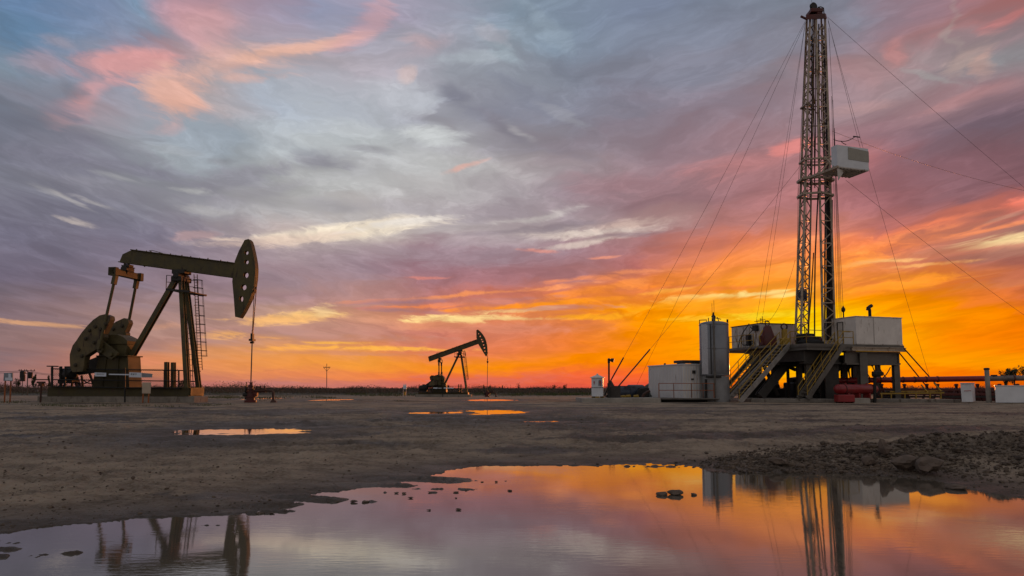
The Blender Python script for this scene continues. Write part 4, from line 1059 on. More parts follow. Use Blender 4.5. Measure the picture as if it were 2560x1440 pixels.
# wellheads
def wellhead(P, fn, cx, yb, yt, s, flow, label):
    A = lambda x, y, n=0.: P(*fn(x, y), n); up = V((0, 0, 1))
    f = A(cx, yb); f.z = gheight(f.x, f.y); top = A(cx, yt); H = top.z - f.z; x0 = f
    R = thing('wellhead', f, label, 'wellhead', 'wellheads beneath the horse heads')
    pr = [(.62, -.1), (.62, .22), (.42, .26), (.40, .5), (.55, .52), (.55, .62), (.34, .66), (.32, 1.05), (.46, 1.08), (.46, 1.2), (.30, 1.24)]
    MB().lathe([(r * s, h * s) for r, h in pr], f, up, 18).build('casing_head', 'dark_red', R, smooth=True)
    tp = H / s
    pr = [(.26, 1.22), (.26, tp * .62), (.36, tp * .63), (.36, tp * .68), (.24, tp * .69), (.22, tp * .78), (.30, tp * .79), (.30, tp * .84), (.16, tp * .86), (.12, tp * .96), (.2, tp * .97), (.2, tp)]
    MB().lathe([(r * s, h * s) for r, h in pr], f, up, 14).build('stuffing_box', 'dark_red', R, smooth=True)
    b = MB().tube(f + up * .8 * s, f + up * .8 * s - P.u * .8 * s, .2 * s, 10); c = f + up * .8 * s - P.u * .5 * s
    b.tube(c - up * .5 * s, c + up * .75 * s, .14 * s, 8).lathe([(.28 * s, 0), (.28 * s, .05 * s)], c + up * .4 * s, P.u, 12).tube(c + up * .3 * s, c + up * 1.3 * s, .05 * s, 6)
    b.build('side_valve', 'dark_iron', R)
    b = MB().tube(f + up * .85 * s, f + up * .85 * s + P.u * .75 * s, .18 * s, 10).box(f + up * .85 * s + P.u * .55 * s, (.34 * s, .3 * s, .5 * s), P.u, P.N); b.build('gauge_valve', 'dark_red', R)
    pts = [A(x, y) for x, y in flow]; pts[-1].z = gheight(pts[-1].x, pts[-1].y) - .05
    b = MB().path(pts, .13 * s, 10)
    for x in (.28, .5, .72):
        c = pts[0].lerp(pts[1], x); b.tube(c - up * .22 * s, c + up * .5 * s, .07 * s, 8); b.lathe([(.24 * s, 0), (.24 * s, .05 * s)], c + up * .42 * s, up, 12); b.tube(c - P.u * .2 * s, c + P.u * .2 * s, .2 * s, 10)
    b.lathe([(.34 * s, 0), (.34 * s, .1 * s), (.2 * s, .3 * s)], pts[-1], up, 12)
    b.build('flow_line', 'rust_iron', R, smooth=True)
wellhead(P1, ident, 626, 1010, 956, .78, [(630,977), (672,976.5), (679,977.5), (682.5,981), (683.5,1009)], 'dark red wellhead with a looped flow line under the large horse head')
wellhead(P2, f4, 1556, 1272, 1140, .8, [(1575,1186), (1670,1188), (1688,1193), (1697,1210), (1703,1275)], 'small dark wellhead under the distant horse head')
c = P2(*f4(213, 1255), 0)
R = thing('meter_box', c, 'white meter box on a yellow-legged stand left of the distant pumpjack', 'meter box')
g = lambda x, y: at(*f4(x, y), c.y)
MB().box(g(212, 1100), (.66, .4, .72)).build('box', 'sign_white', R, bevel=.02)
for x in (195, 222): MB().tube(g(x, 1072), g(x, 1046), .07, 8).build('cap', 'sign_white', R)
for x in (185, 232): MB().bar(g(x, 1256), g(x, 1128), .07, .07).build('leg', 'dirty_white', R)
MB().box(g(210, 1205), (.38, .25, .66)).build('cabinet', 'yellow_paint', R)
mat('streak', (.20, .13, .085), .8, 0, .3)
# ------------------------------------------------------------------ drilling rig
E1 = V((math.cos(math.radians(18)), math.sin(math.radians(18)), 0)); E2 = V((-E1.y, E1.x, 0)); UP = V((0, 0, 1))
CC = at(2142, 861, 59.); FL = CC.z                     # near corner of the big cabin, floor level
D0 = hit(2016, 860, CC, E2); D0.z = FL                 # near corner of the drill floor
GRD = gz(59)
def loc(a, b, z=0.): return D0 + E1 * a + E2 * b + UP * z     # rig coordinates: along the front, back, above the floor
def along(px, p, n):                                   # distance along E1/E2 to a pixel column
    q = hit(px, 862, p, n); return q
def obox(mb, p, a, b, h): return mb.hexa([p, p + E1 * a, p + E1 * a + E2 * b, p + E2 * b], [q + UP * h for q in (p, p + E1 * a, p + E1 * a + E2 * b, p + E2 * b)])

LC = (hit(2257, 862, CC, E2) - CC).dot(E1)             # length of the cabin front
MC = (hit(2059, 862, CC, E1) - CC).dot(E2)             # depth of the cabin side
HC = at(2142, 792, CC.y).z - FL
aC = (CC - D0).dot(E1)
W = aC + LC + .15

S = thing('drilling_platform', (D0.x + 4, D0.y + 4, GRD), 'raised steel drill floor on thick legs under the lattice mast', 'drilling platform')
b = MB(); obox(b, loc(0, .0, -.2), W, 8.0, .2); b.build('deck', 'grey_steel', S)
b = MB(); obox(b, loc(-1.25, 3.4, -.2), 1.24, 9.2, .2); obox(b, loc(0, 8.01, -.2), 4.6, 4.6, .2); b.build('walkway', 'grey_steel', S)
for a0, b0, a1, b1, hgt, m in [(0, .06, aC - .6, .06, .32, 'grey_steel'), (.06, 0, .06, 8, .32, 'grey_steel'), (aC - .6, -.05, W + .05, -.05, .34, 'pale_steel')]:
    q = MB().ibeam(loc(a0, b0, -.38), loc(a1, b1, -.38), .24, hgt, UP, .2); q.build('edge_beam', m, S)
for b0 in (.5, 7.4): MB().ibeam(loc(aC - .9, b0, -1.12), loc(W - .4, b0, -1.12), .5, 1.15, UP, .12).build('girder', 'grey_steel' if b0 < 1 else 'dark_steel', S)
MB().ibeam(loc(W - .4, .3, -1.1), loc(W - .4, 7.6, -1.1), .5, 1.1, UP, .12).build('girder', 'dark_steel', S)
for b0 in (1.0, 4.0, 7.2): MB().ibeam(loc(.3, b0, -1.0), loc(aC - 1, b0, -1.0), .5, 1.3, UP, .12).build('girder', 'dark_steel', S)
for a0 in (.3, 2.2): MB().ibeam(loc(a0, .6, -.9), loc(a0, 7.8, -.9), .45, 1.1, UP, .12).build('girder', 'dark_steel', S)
def column(x0, x1, Y, m, ztop=-.7, y=940):
    c = at((x0 + x1) / 2, y, Y); w = (x1 - x0) / F * Y
    p, q = V((c.x, Y, GRD - .2)), V((c.x, Y, FL + ztop))
    MB().ibeam(p, q, w, w * .95, V((0, -1, .0)), .16).bar(p + UP * .2, p + UP * .32, w * 1.4, w * 1.4, V((0, 1, 0))).build('support_column', m, S)
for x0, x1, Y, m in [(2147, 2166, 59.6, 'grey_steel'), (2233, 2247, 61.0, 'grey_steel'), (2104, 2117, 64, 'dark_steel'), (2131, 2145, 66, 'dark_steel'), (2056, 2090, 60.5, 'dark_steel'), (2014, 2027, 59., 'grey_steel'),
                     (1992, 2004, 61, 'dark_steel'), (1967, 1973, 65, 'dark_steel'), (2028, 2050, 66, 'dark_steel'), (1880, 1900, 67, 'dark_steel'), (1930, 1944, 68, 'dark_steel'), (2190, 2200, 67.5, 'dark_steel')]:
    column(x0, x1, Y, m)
for (x0, y0, Y0), (x1, y1, Y1), w in [((1899, 992, 61), (1962, 912, 62), .75), ((2090, 930, 61), (2110, 905, 61.5), .3), ((2131, 905, 62), (2118, 925, 62.5), .25), ((1945, 905, 63), (1990, 925, 64), .3), ((1862, 990, 63), (1905, 885, 66), .4), ((1945, 990, 64), (1899, 890, 66), .3), ((2168, 905, 60.5), (2182, 914, 60.8), .2)]:
    MB().ibeam(at(x0, y0, Y0), at(x1, y1, Y1), w, w * .8, V((0, -1, 0)), .16).build('brace', 'dark_steel', S)
for k, (x0, y0, x1, y1, Y) in enumerate([(2166, 928, 2190, 950, 63), (2180, 912, 2200, 938, 63), (2196, 914, 2228, 948, 63), (2226, 918, 2194, 946, 63.5), (2118, 915, 2130, 945, 64), (2122, 912, 2126, 950, 64.2)]):
    MB().path(catenary(at(x0, y0, Y), at(x1, y1, Y), .35, 8), .045, 6).build('hose', 'black_iron', S)
# railings of the floor
def railing(name, pts, material, parent=None, h=1.1, r=.035, posts=1.6, label=None, cat=None):
    root = parent
    if label: root = thing(name, pts[0], label, cat)
    b = MB()
    for p, q in zip(pts[:-1], pts[1:]):
        L = (q - p).length; k = max(1, round(L / posts))
        for i in range(k + 1): c = p.lerp(q, i / k); b.tube(c, c + UP * h, r, 6)
    if label: b.build('post', material, root); b = MB()
    for f in (.52, 1.): b.path([p + UP * h * f for p in pts], r * .9, 6)
    b.build('rail' if label else name, material, root)
    return root
railing('railing', [loc(-1.2, 12.4), loc(-1.2, 5.2)], 'yellow_paint', S)
railing('railing', [loc(.05, 2.0), loc(.05, .05), loc(1.9, .05)], 'yellow_paint', S)
railing('railing', [loc(3.3, .05), loc(aC - .3, .05)], 'yellow_paint', S)

# big cabin
R = thing('cabin', CC, 'large plain white cabin with a bent exhaust pipe on its roof', 'cabin')
b = MB(); obox(b, CC + UP * .02, LC, MC, HC); b.build('wall', 'white_panel', R, bevel=.02)
b = MB(); obox(b, CC - E1 * .05 - E2 * .05 + UP * (HC + .02), LC + .1, MC + .1, .06); b.build('roof', 'dirty_white', R)
dp = [hit(x, y, CC - E1 * .03, E1) for x, y in ((2095, 861), (2109, 861), (2109, 803), (2095, 803))]
b = MB().prism([V((p.x, p.y, z)) for p, z in zip(dp, (FL + .06, FL + .06, FL + HC - .35, FL + HC - .35))], E1 * .05)
d_ = b.build('door', 'dirty_white', R)
c = (dp[0] + dp[1]) / 2; b = MB()
for p in (dp[0], dp[1]): b.bar(V((p.x, p.y, FL + .05)) - E1 * .02, V((p.x, p.y, FL + HC - .32)) - E1 * .02, .06, .06, E1)
b.bar(V((dp[0].x, dp[0].y, FL + HC - .32)) - E1 * .02, V((dp[1].x, dp[1].y, FL + HC - .32)) - E1 * .02, .06, .06); b.build('door_frame', 'dark_steel', d_)
b = MB()
for f in (.37, .38): b.bar(CC + E1 * LC * f - E2 * .012 + UP * .1, CC + E1 * LC * f - E2 * .012 + UP * (HC - .05), .03, .02, E1)
b.bar(CC - E2 * .02 - E1 * .02 + UP * .05, CC + E1 * LC - E2 * .02 + UP * .05, .05, .09); b.build('seam', 'dirty_white', R)
rg = random.Random(12)
b = MB()
for i in range(10):
    f, z0 = rg.uniform(.03, .97), rg.uniform(.1, .95) * HC; h_ = rg.uniform(.1, .5)
    p = CC + E1 * LC * f - E2 * .004 + UP * z0; b.prism([p, p + E1 * .02, p + E1 * .014 - UP * min(h_, z0 - .03), p + E1 * .008 - UP * min(h_, z0 - .03)], E2 * .004)
b.build('rust_streak', 'streak', R)
ex = at(2175, 796, 60.3); ex.z = FL + HC
b = MB().path([ex, ex + UP * .75, ex + UP * .85 - E1 * .06], .13, 10); b.tube(ex + UP * .7 - E1 * .14, ex + UP * .98 - E1 * .1, .19, 10, .17); b.path([ex + UP * .85 - E1 * .2, ex + UP * 1.0, ex + UP * 1.12 + E1 * .24], .15, 10)
b.build('exhaust_pipe', 'black_iron', R, smooth=True)
vp = at(2109, 795, 60.5); vp.z = FL + HC
MB().tube(vp, vp + UP * .6, .06, 8).lathe([(.08, .55), (.17, .7), (.17, .85), (.08, 1.0), (.04, 1.1)], vp, UP, 10).build('vent', 'black_iron', R, smooth=True)
for f in (.55, .8, .93): c = CC + E1 * LC * f + E2 * .4 + UP * (HC + .08); MB().box(c, (.3, .25, .1), E1, E2).build('lifting_lug', 'dirty_white', R)

# small cabin at the back left
CL = loc(0.05, 7.05); CL.z = FL
q = hit(1904, 862, D0, E1); CL = V((q.x, q.y, FL)); bL = (CL - D0).dot(E2)
ML = (hit(1829.5, 862, CL, E1) - CL).dot(E2); HL = at(1904, 809.5, CL.y).z - FL
R = thing('cabin', CL, 'smaller weathered white cabin hung with hoses, left of the mast', 'cabin')
b = MB(); obox(b, CL + UP * .02, 3.7, ML, HL); b.build('wall', 'dirty_white', R, bevel=.02)
b = MB(); obox(b, CL - E1 * .06 - E2 * .06 + UP * (HL + .02), 3.82, ML + .12, .07); b.build('roof', 'dark_steel', R)
b = MB()
for f in (.18, .38, .58, .8): b.bar(CL - E1 * .02 + E2 * ML * f + UP * .1, CL - E1 * .02 + E2 * ML * f + UP * (HL - .1), .05, .04, E1)
b.build('wall_rib', 'pale_steel', R)
b = MB(); c = CL + E2 * 1.1 - E1 * .3
b.path([c + UP * 1.9, c + UP * 1.6 - E2 * .3, c + UP * 1.1 + E2 * .5, c + UP * .4 - E2 * .4, c + UP * .2 + E2 * .6], .05, 6); b.path([c + UP * 2.2 + E2 * .2, c + UP * 1.5 + E2 * 1.1, c + UP * .9 + E2 * 1.6, c + UP * .1 + E2 * 1.9], .045, 6)
b.path([c + E2 * (.9 + .5 * math.cos(a / 10 * 6.283)) + UP * (.75 + .5 * math.sin(a / 10 * 6.283)) - E1 * .02 for a in range(11)], .04, 6)
b.build('hose', 'black_iron', R)
b = MB().box(CL + E2 * .55 - E1 * .2 + UP * 1.75, (.3, .5, .5), E1, E2); b.box(CL + E2 * 1.5 - E1 * .25 + UP * .7, (.3, .35, 1.0), E1, E2); b.build('control_box', 'dark_iron', R)
b = MB()
for a0, b0, h in ((.3, .4, .5), (.55, .5, .7), (.2, .8, .4), (.7, .3, .35)): c = CL + E1 * a0 + E2 * b0 + UP * (HL + .05); b.tube(c, c + UP * h, .03, 5); b.tube(c + UP * h * .6 - E1 * .3, c + UP * h * .6 + E1 * .3, .025, 5)
b.build('antenna', 'black_iron', R)

# machines on the floor
def blob(name, mtl, parts, label, cat, acc=()):
    p0 = parts[0][0]; R = thing(name, (p0.x, p0.y, FL), label, cat)
    b = MB()
    for c, s in parts: b.box(c, s, E1, E2)
    b.build('housing', mtl, R, bevel=.06)
    return R
c = at(1919, 840, 61.5)
R = thing('winch', (c.x, c.y, FL), 'dark red winch with a domed top and a steel ring, before the smaller cabin', 'winch')
b = MB().lathe([(.62, FL - c.z), (.68, FL - c.z + .5), (.55, FL - c.z + .95), (.38, FL - c.z + 1.5), (.3, FL - c.z + 1.75), (.1, FL - c.z + 1.85)], c, UP, 14); b.box(c + UP * (FL - c.z + .5), (1.5, .5, .8), E1, E2); b.build('drum', 'dark_red', R, smooth=True)
b = MB().path([V((c.x, c.y, FL + 1.75)) + E1 * (.22 * math.cos(a / 12 * 6.283)) + UP * (.26 + .24 * math.sin(a / 12 * 6.283)) for a in range(13)], .05, 6); b.build('lifting_ring', 'rust_iron', R)
MB().path([c + UP * (FL + .3 - c.z) - E1 * .7, c + UP * (FL + .8 - c.z) - E1 * .9, c + UP * (FL + 1.4 - c.z) - E1 * .5], .06, 6).build('lever', 'yellow_paint', R)
c = at(1961, 840, 61.3)
R = thing('hoist', (c.x, c.y, FL), 'yellow hoist with a rounded top hook between winch and mast', 'hoist')
MB().box(V((c.x, c.y, FL + .75)), (.42, .4, 1.5), E1, E2).box(V((c.x, c.y, FL + .35)), (.7, .6, .7), E1, E2).build('housing', 'yellow_paint', R, bevel=.08)
MB().path([V((c.x, c.y, FL + 1.5)) + E1 * (.32 * math.cos(a / 12 * 6.283)) + UP * (.2 + .26 * math.sin(a / 12 * 6.283)) for a in range(13)], .07, 6).build('hook', 'rust_iron', R)
c = at(2024, 850, 60.6)
R = thing('rotary_table', (c.x, c.y, FL), 'black rotary table and tongs heaped on the floor at the foot of the mast', 'rotary table')
MB().lathe([(1.15, 0), (1.15, .3), (.9, .38), (.85, .5), (.5, .55), (.45, .8), (.2, .85)], V((c.x, c.y, FL)), UP, 18).build('turntable', 'black_iron', R, smooth=True)
MB().box(V((c.x - .55, c.y + .3, FL + .55)), (.7, .8, 1.0), E1, E2).box(V((c.x + .1, c.y + .5, FL + .65)), (1.0, .7, .85), E1, E2).box(V((c.x + .7, c.y + .2, FL + .4)), (.6, .8, .8), E1, E2).build('drawworks', 'black_iron', R, bevel=.12)
MB().bar(V((c.x - .9, c.y - .3, FL + .15)), V((c.x - .3, c.y - .4, FL + .7)), .14, .2).bar(V((c.x + .3, c.y - .4, FL + .2)), V((c.x + .9, c.y - .2, FL + .6)), .14, .2).build('tongs', 'dark_red', R)

# ---- mast
CH_ = dict(L1=((1989, 2017), 62.2), L2=((2002.5, 2025), 61.0), L3=((2021, 2036), 62.6), R1=((2057, 2040), 60.6), R2=((2087, 2062.5), 61.4), R3=((2074, 2053), 62.5))
def ch(k, y):
    (x0, x1), Y = CH_[k]
    t_ = (830 - y) / (830 - 45); return at(x0 + (x1 - x0) * t_, y, Y + (61.6 - Y) * .35 * max(0, t_))
M = thing('drilling_mast', loc(2.4, 3.2, 0), 'tall pale lattice mast with a white platform box high on its side', 'drilling mast')
ROWS = [852, 806, 757, 720, 665, 608, 552, 490, 452, 405, 360, 315, 266, 222, 178, 140, 100, 62]
for nm, cs in (('left', ('L1', 'L2', 'L3')), ('right', ('R1', 'R2', 'R3'))):
    b = MB()
    for c in cs:
        pts = [ch(c, y) for y in (856, 490, 45)]
        w = .165 if c in ('L2', 'R1', 'R2', 'L1') else .13
        for p, q in zip(pts[:-1], pts[1:]): b.bar(p, q, w, w, V((0, 1, 0)), w * .9, w * .9)
    o = b.build('lattice_column', 'pale_steel', M)
    b = MB()
    for i, (ya, yb) in enumerate(zip(ROWS[:-1], ROWS[1:])):
        for j, (c, d) in enumerate(((cs[0], cs[1]), (cs[1], cs[2]), (cs[0], cs[2]))):
            b.bar(ch(c, ya), ch(d, ya), .09, .09)
            ym = (ya + yb) / 2
            if j == 2 and nm == 'right': continue
            if (i + j) % 2: b.bar(ch(c, ya), ch(d, ym), .07, .07); b.bar(ch(d, ym), ch(c, yb), .07, .07)
            else: b.bar(ch(d, ya), ch(c, ym), .07, .07); b.bar(ch(c, ym), ch(d, yb), .07, .07)
    b.build('bracing', 'pale_steel', o)
    if nm == 'right':                    # ladder up the inside
        b = MB(); l, r = [(ch('R2', y) * .35 + ch('R3', y) * .65) for y in (850, 60)], [(ch('R2', y) * .75 + ch('R3', y) * .25) for y in (850, 60)]
        b.tube(l[0], l[1], .025, 5).tube(r[0], r[1], .025, 5)
        for i in range(1, 80): b.tube(l[0].lerp(l[1], i / 80), r[0].lerp(r[1], i / 80), .016, 4)
        b.build('mast_ladder', 'dark_steel', o)
# back bracing that joins the columns above the open front
b = MB()
for i, (ya, yb) in enumerate(zip(ROWS[7:-1], ROWS[8:])):
    b.bar(ch('L3', ya), ch('R3', ya), .07, .07); b.bar(ch('L3', ya), ch('R3', yb), .05, .05) if i % 2 else b.bar(ch('R3', ya), ch('L3', yb), .05, .05)
b.build('back_bracing', 'pale_steel', M)
for y, ov, w in ((490, .42, .17), (452, .5, .19), (405, .35, .13), (266, .45, .12)):
    ring = [ch(c, y) for c in ('L1', 'L2', 'R1', 'R2', 'R3', 'L3')]
    zc = sum(p.z for p in ring) / 6; ring = [V((p.x, p.y, zc)) for p in ring]
    if y == 266: ring = [ring[0], ring[1], ring[5]]
    cen = sum(ring, V()) / len(ring); ring = [p + (p - cen).normalized() * ov * .6 for p in ring]
    b = MB()
    for p, q in zip(ring, ring[1:] + ring[:1]): b.bar(p, q, w, w)
    b.build('platform_ring', 'pale_steel', M)
# crown block
def cr(px, py, dy=0.): return at(px, py, 61.6 + dy)
b = MB().hexa([cr(2014, 49, -.9), cr(2066, 47, -.7), cr(2068, 47, .9), cr(2016, 48, .9)], [cr(2017, 37, -.9), cr(2063, 33, -.7), cr(2065, 34, .9), cr(2018, 36, .9)])
b.bar(cr(2001.5, 40.5, -.2), cr(2018, 48.5, -.3), .17, .17); b.bar(cr(2022, 38), cr(2030, 12), .13, .13, V((0, 1, 0))); b.bar(cr(2050, 36), cr(2041, 22), .12, .12, V((0, 1, 0))); b.box(cr(2036, 33), (1.1, 1.2, .35)); b.box(cr(2047, 31, -.3), (.5, .5, .5))
c_o = b.build('crown_block', 'dark_red', M, bevel=.03)
for x, y, r, dy in ((2033.5, 16, .34, -.15), (2034, 16.5, .34, .15), (2046, 24, .2, -.2), (2043, 28, .26, .2)):
    MB().lathe([(r * .6, -.09), (r, -.10), (r, -.05), (r * .85, 0), (r, .05), (r, .10), (r * .6, .09)], cr(x, y, dy), E2, 18).build('sheave', 'dark_iron', c_o)
b = MB().path([cr(2043, 30), cr(2046, 17.5), cr(2052, 17), cr(2059, 20), cr(2060, 34)], .045, 6).path([cr(2030, 10), cr(2029.5, 3), cr(2028, -3)], .015, 4); b.build('guard_loop', 'dark_iron', c_o)
# racking board
A_ = at(2094, 415.5, 57.8); Bl = 3.33; zb = A_.z; hb = 1.86
B = thing('racking_board', A_, 'white box platform with a grey patch, high on the right side of the mast', 'racking platform')
b = MB(); obox(b, A_, Bl, .07, hb); obox(b, A_ + E2 * .071, .09, .6, hb); obox(b, A_ + E1 * (Bl - .09) + E2 * .071, .09, 2.0, hb); b.build('wind_wall', 'white_board', B)
b = MB(); obox(b, A_ - UP * .09, Bl, 2.1, .085)
for i in range(9): obox(b, A_ + E1 * (.1 + i * .37) + E2 * .05 - UP * .15, .12, 2.0, .055)
b.build('floor', 'dirty_white', B)
pp = [hit(x, y, A_ - E2 * .02, E2) for x, y in ((2120, 368), (2171.5, 379), (2172.5, 406), (2121, 398))]
MB().prism(pp, E2 * .03).build('patch_panel', 'patch_grey', B)
p0 = A_ - UP * .16 + E2 * .05; MB().prism([p0, p0 + E1 * 1.05 + E2 * .3, p0 - UP * 1.05 + E1 * .05], E2 * .05).build('gusset_plate', 'dirty_white', B)
b = MB().bar(A_ - UP * .05 - E2 * .05, ch('L1', 455) - E1 * .3, .17, .2); b.bar(A_ + E1 * 1.0 - UP * .02 + E2 * 1.6, ch('R2', 452), .14, .16)
b.bar(A_ + UP * .1 + E2 * .4, at(2063, 394, 60.2), .1, .1); b.bar(at(2050, 396, 60.4), at(2086, 390, 59.8), .12, .12); b.bar(at(2053, 434, 60.4), at(2072, 404, 60), .12, .12)
b.build('support_arm', 'pale_steel', B)
# travelling block and hanging gear
c = at(2006, 738, 61.9)
TB = thing('travelling_block', c, 'dark travelling block hanging inside the left lattice column', 'travelling block')
MB().lathe([(.10, .62), (.26, .5), (.37, .2), (.38, -.2), (.28, -.48), (.1, -.6)], c, UP, 16).box(c, (.86, .3, .95), E1, E2).build('block', 'navy_paint', TB, smooth=True, bevel=.05)
MB().path([c - UP * .55, c - UP * .85 + E1 * .12, c - UP * 1.05 - E1 * .02, c - UP * .9 - E1 * .16], .06, 6).build('hook', 'dark_iron', TB)
for dx in (-.2, .0, .2): MB().tube(c + UP * .5 + E1 * dx, cr(2032 + dx * 8, 40), .022, 5).build('hoist_rope', 'steel_cable', TB)
tag(MB().path([at(2046, 470, 61.3), at(2041.5, 560, 61.3), at(2038, 640, 61.3), at(2036.5, 750, 61.3), at(2036.5, 855, 61.3)], .065, 8).build('drill_string', 'black_iron'), 'thick black drill string hanging to the floor between the two lattice columns', 'drill string')
tag(MB().path([at(2034, 632, 61.8), at(2029, 720, 61.6), at(2022, 812, 61.2), at(2022, 850, 61.2)], .055, 8).build('rotary_hose', 'black_iron'), 'black hose slanting down left of the thick drill string', 'hose')
for k, (xa, xb, ya, m) in enumerate([(2064, 2062, 486, 'dark_steel'), (2069, 2067.5, 480, 'black_iron'), (2073, 2072, 470, 'rust_iron'), (2077, 2076.5, 478, 'black_iron'), (2071, 2070, 500, 'black_iron'), (2080, 2081, 500, 'dark_steel')]):
    o = MB().path([at(xa, ya, 61.5 + .15 * (k % 3)), at((xa + xb) / 2 - .8, (ya + 850) / 2, 61.6 + .1 * (k % 3)), at(xb, 852, 61.7)], .075, 8).build('drill_pipe', m)
    tag(o, 'dark drill pipe racked upright inside the right lattice column', 'drill pipe', 'drill pipes racked in the mast')
for k, (pts, m, r) in enumerate([([(2030, 90), (2030, 250), (2027, 380), (2027, 480)], 'black_iron', .05), ([(2033, 110), (2035, 300), (2037, 470)], 'rust_iron', .045), ([(2060, 110), (2064, 200), (2066, 300), (2069, 470)], 'black_iron', .075), ([(2048, 138), (2050, 200), (2045, 290), (2052, 360)], 'yellow_paint', .04),
        ([(2063, 150), (2064, 200), (2065, 250), (2067, 310)], 'yellow_paint', .055), ([(2029, 165), (2032, 200), (2036, 260)], 'yellow_paint', .05), ([(2054, 145), (2058, 200), (2056, 260), (2060, 330)], 'yellow_paint', .03), ([(2055, 60), (2059, 240), (2065, 480), (2069, 600)], 'rust_iron', .04), ([(2024, 70), (2019, 300), (2012, 560), (2007, 700)], 'black_iron', .05), ([(2047, 60), (2046, 220), (2050, 330), (2048, 470)], 'dark_steel', .06), ([(2058, 90), (2053, 260), (2060, 400), (2062, 480)], 'rust_iron', .05), ([(2040, 55), (2038, 200), (2039, 330), (2036, 455)], 'dark_steel', .05), ([(2008, 500), (2016, 560), (2010, 640), (2015, 700), (2009, 790), (2013, 850)], 'black_iron', .04), ([(2062, 500), (2066, 560), (2060, 640), (2068, 700), (2063, 790)], 'yellow_paint', .025)]):
    MB().path([at(x, y, 61.5 + .1 * k) for x, y in pts], r, 6).build('service_line', m, M)
for x0, y0, x1, y1, Y in [(2079, 240, 2093, 795, 61.8), (2082, 250, 2098, 795, 61.9), (2084, 300, 2101, 795, 62), (2086, 320, 2104, 795, 62.1), (2072, 70, 2108, 772, 61), (2015, 60, 1994, 500, 62), (1996, 470, 1988, 830, 62.3), (2009, 200, 1996, 600, 62.5)]:
    MB().path(catenary(at(x0, y0, Y), at(x1, y1, Y), .15, 6), .018, 4).build('wire_rope', 'steel_cable', M)

# ---- guy wires
def guy(a, b, sag, label, r=.013, thick=None):
    p, q = at(*a), at(*b)
    o = thing('guy_wire', q, label, 'guy wire', 'guy wires of the mast')
    pts = catenary(p, q, sag, 20)
    MB().path(pts, r, 5).build('wire', 'steel_cable', o)
    if thick: MB().path([p.lerp(q, f) - UP * sag * 4 * f * (1 - f) for f in (thick, (1 + thick) / 2, 1)], r * 4.5, 6).build('turnbuckle', 'dark_iron', o)
    return o
guy((2013, 53, 61.5), (1526.5, 952, 57.5), .25, 'outermost guy wire on the left, running to the anchor beside the lamp post', thick=.94)
guy((2013.5, 56, 61.5), (1591, 965, 74), .25, 'guy wire second from the left, ending behind the white shed')
guy((1999, 417, 61.8), (1521, 995, 57.2), .2, 'lower guy wire crossing the others above the shed, with a thick black lower end', thick=.80)
guy((2013, 58, 62), (1890, 806, 66.5), .3, 'steep guy wire ending on the roof of the smaller cabin, left one')
guy((2012, 66, 62), (1907, 788, 66.5), .3, 'steep guy wire ending on the roof of the smaller cabin, right one')
guy((1988, 650, 62), (1918, 806, 66), .9, 'short sagging wire from the lower mast to the smaller cabin')
guy((2069, 43, 61.6), (2780, 650, 70), .3, 'uppermost guy wire leaving the mast top to the right edge')
guy((2069.5, 46, 61.6), (2151, 371, 58.6), .15, 'guy wire from the mast top down to the white racking box')
guy((2070, 52, 61.6), (2322.5, 939, 66), .5, 'long guy wire passing behind the white racking box to the red pipe')
guy((2081, 328, 61.6), (2760, 510, 66), .9, 'sagging guy wire leaving the mast just above the racking box')
guy((2114, 450, 59), (2640, 843, 68), .3, 'guy wire starting below the racking box towards the right edge')
p = at(2138, 341.5, 59.2)
tag(MB().path(catenary(at(2084, 348, 61), at(2102, 353, 60), .05, 4) + catenary(at(2102, 353, 60), p, .15, 6), .035, 5).path(catenary(at(2102, 353, 60), at(2115, 361, 58.5), .05, 4), .035, 5).tube(p - E1 * .2, p + E1 * .5, .05, 6).build('mast_cable', 'black_iron'), 'black cable looped from the mast to the knot above the racking box', 'cable')
for a, c, lab in [((2260, 871, 60), (2352, 974, 66), 'upper of the two red strut pipes leaning from the platform corner'), ((2249, 883, 60.4), (2318, 968, 65), 'lower of the two red strut pipes leaning from the platform corner')]:
    tag(MB().tube(at(*a), at(*c), .055, 8).build('strut_pipe', 'dark_red'), lab, 'strut pipe')

# ---- stairs
def stairs(T1, T2, F1, F2, steps, label, sm, hm, rails):
    t1, t2, f1, f2 = at(*T1), at(*T2), at(*F1), at(*F2)
    zt, zf = (t1.z + t2.z) / 2, (f1.z + f2.z) / 2; t1.z = t2.z = zt; f1.z = f2.z = zf
    R = thing('staircase', f1.lerp(f2, .5), label, 'staircase')
    for a, c in ((t1, f1), (t2, f2)): MB().bar(a, c, .07, .42).build('stringer', sm, R)
    for i in range(steps):
        f = (i + .6) / steps; p, q = f1.lerp(t1, f), f2.lerp(t2, f); d = (t1 - f1); d.z = 0; d.normalize()
        MB().box((p + q) / 2 + UP * .06, ((q - p).length - .08, .26, .045), (q - p).normalized(), d).build('tread', sm, R)
    for k, (a, c) in enumerate(((t1, f1), (t2, f2))):
        if k not in rails: continue
        b = MB()
        pts = [c + UP * .1, c + UP * 1.0, a + UP * 1.1, a + UP * .1]
        b.path(pts, .036, 6); b.tube(c + UP * .5, a + UP * .6, .03, 6)
        for f in (.22, .42, .62, .82): g_ = c.lerp(a, f); b.tube(g_, g_ + UP * 1.02, .03, 6)
        if k: b.path([a + UP * 1.1, a + UP * 1.1 + E1 * .9 + E2 * .2], .034, 6)
        b.build('handrail', hm, R)
stairs((1950, 861, 60.4), (1976.5, 861, 59.4), (1815, 1003, 57.2), (1849, 1009, 56.0), 17, 'long steel staircase with yellow handrails up to the left of the mast', 'stair_steel', 'yellow_paint', (0, 1))
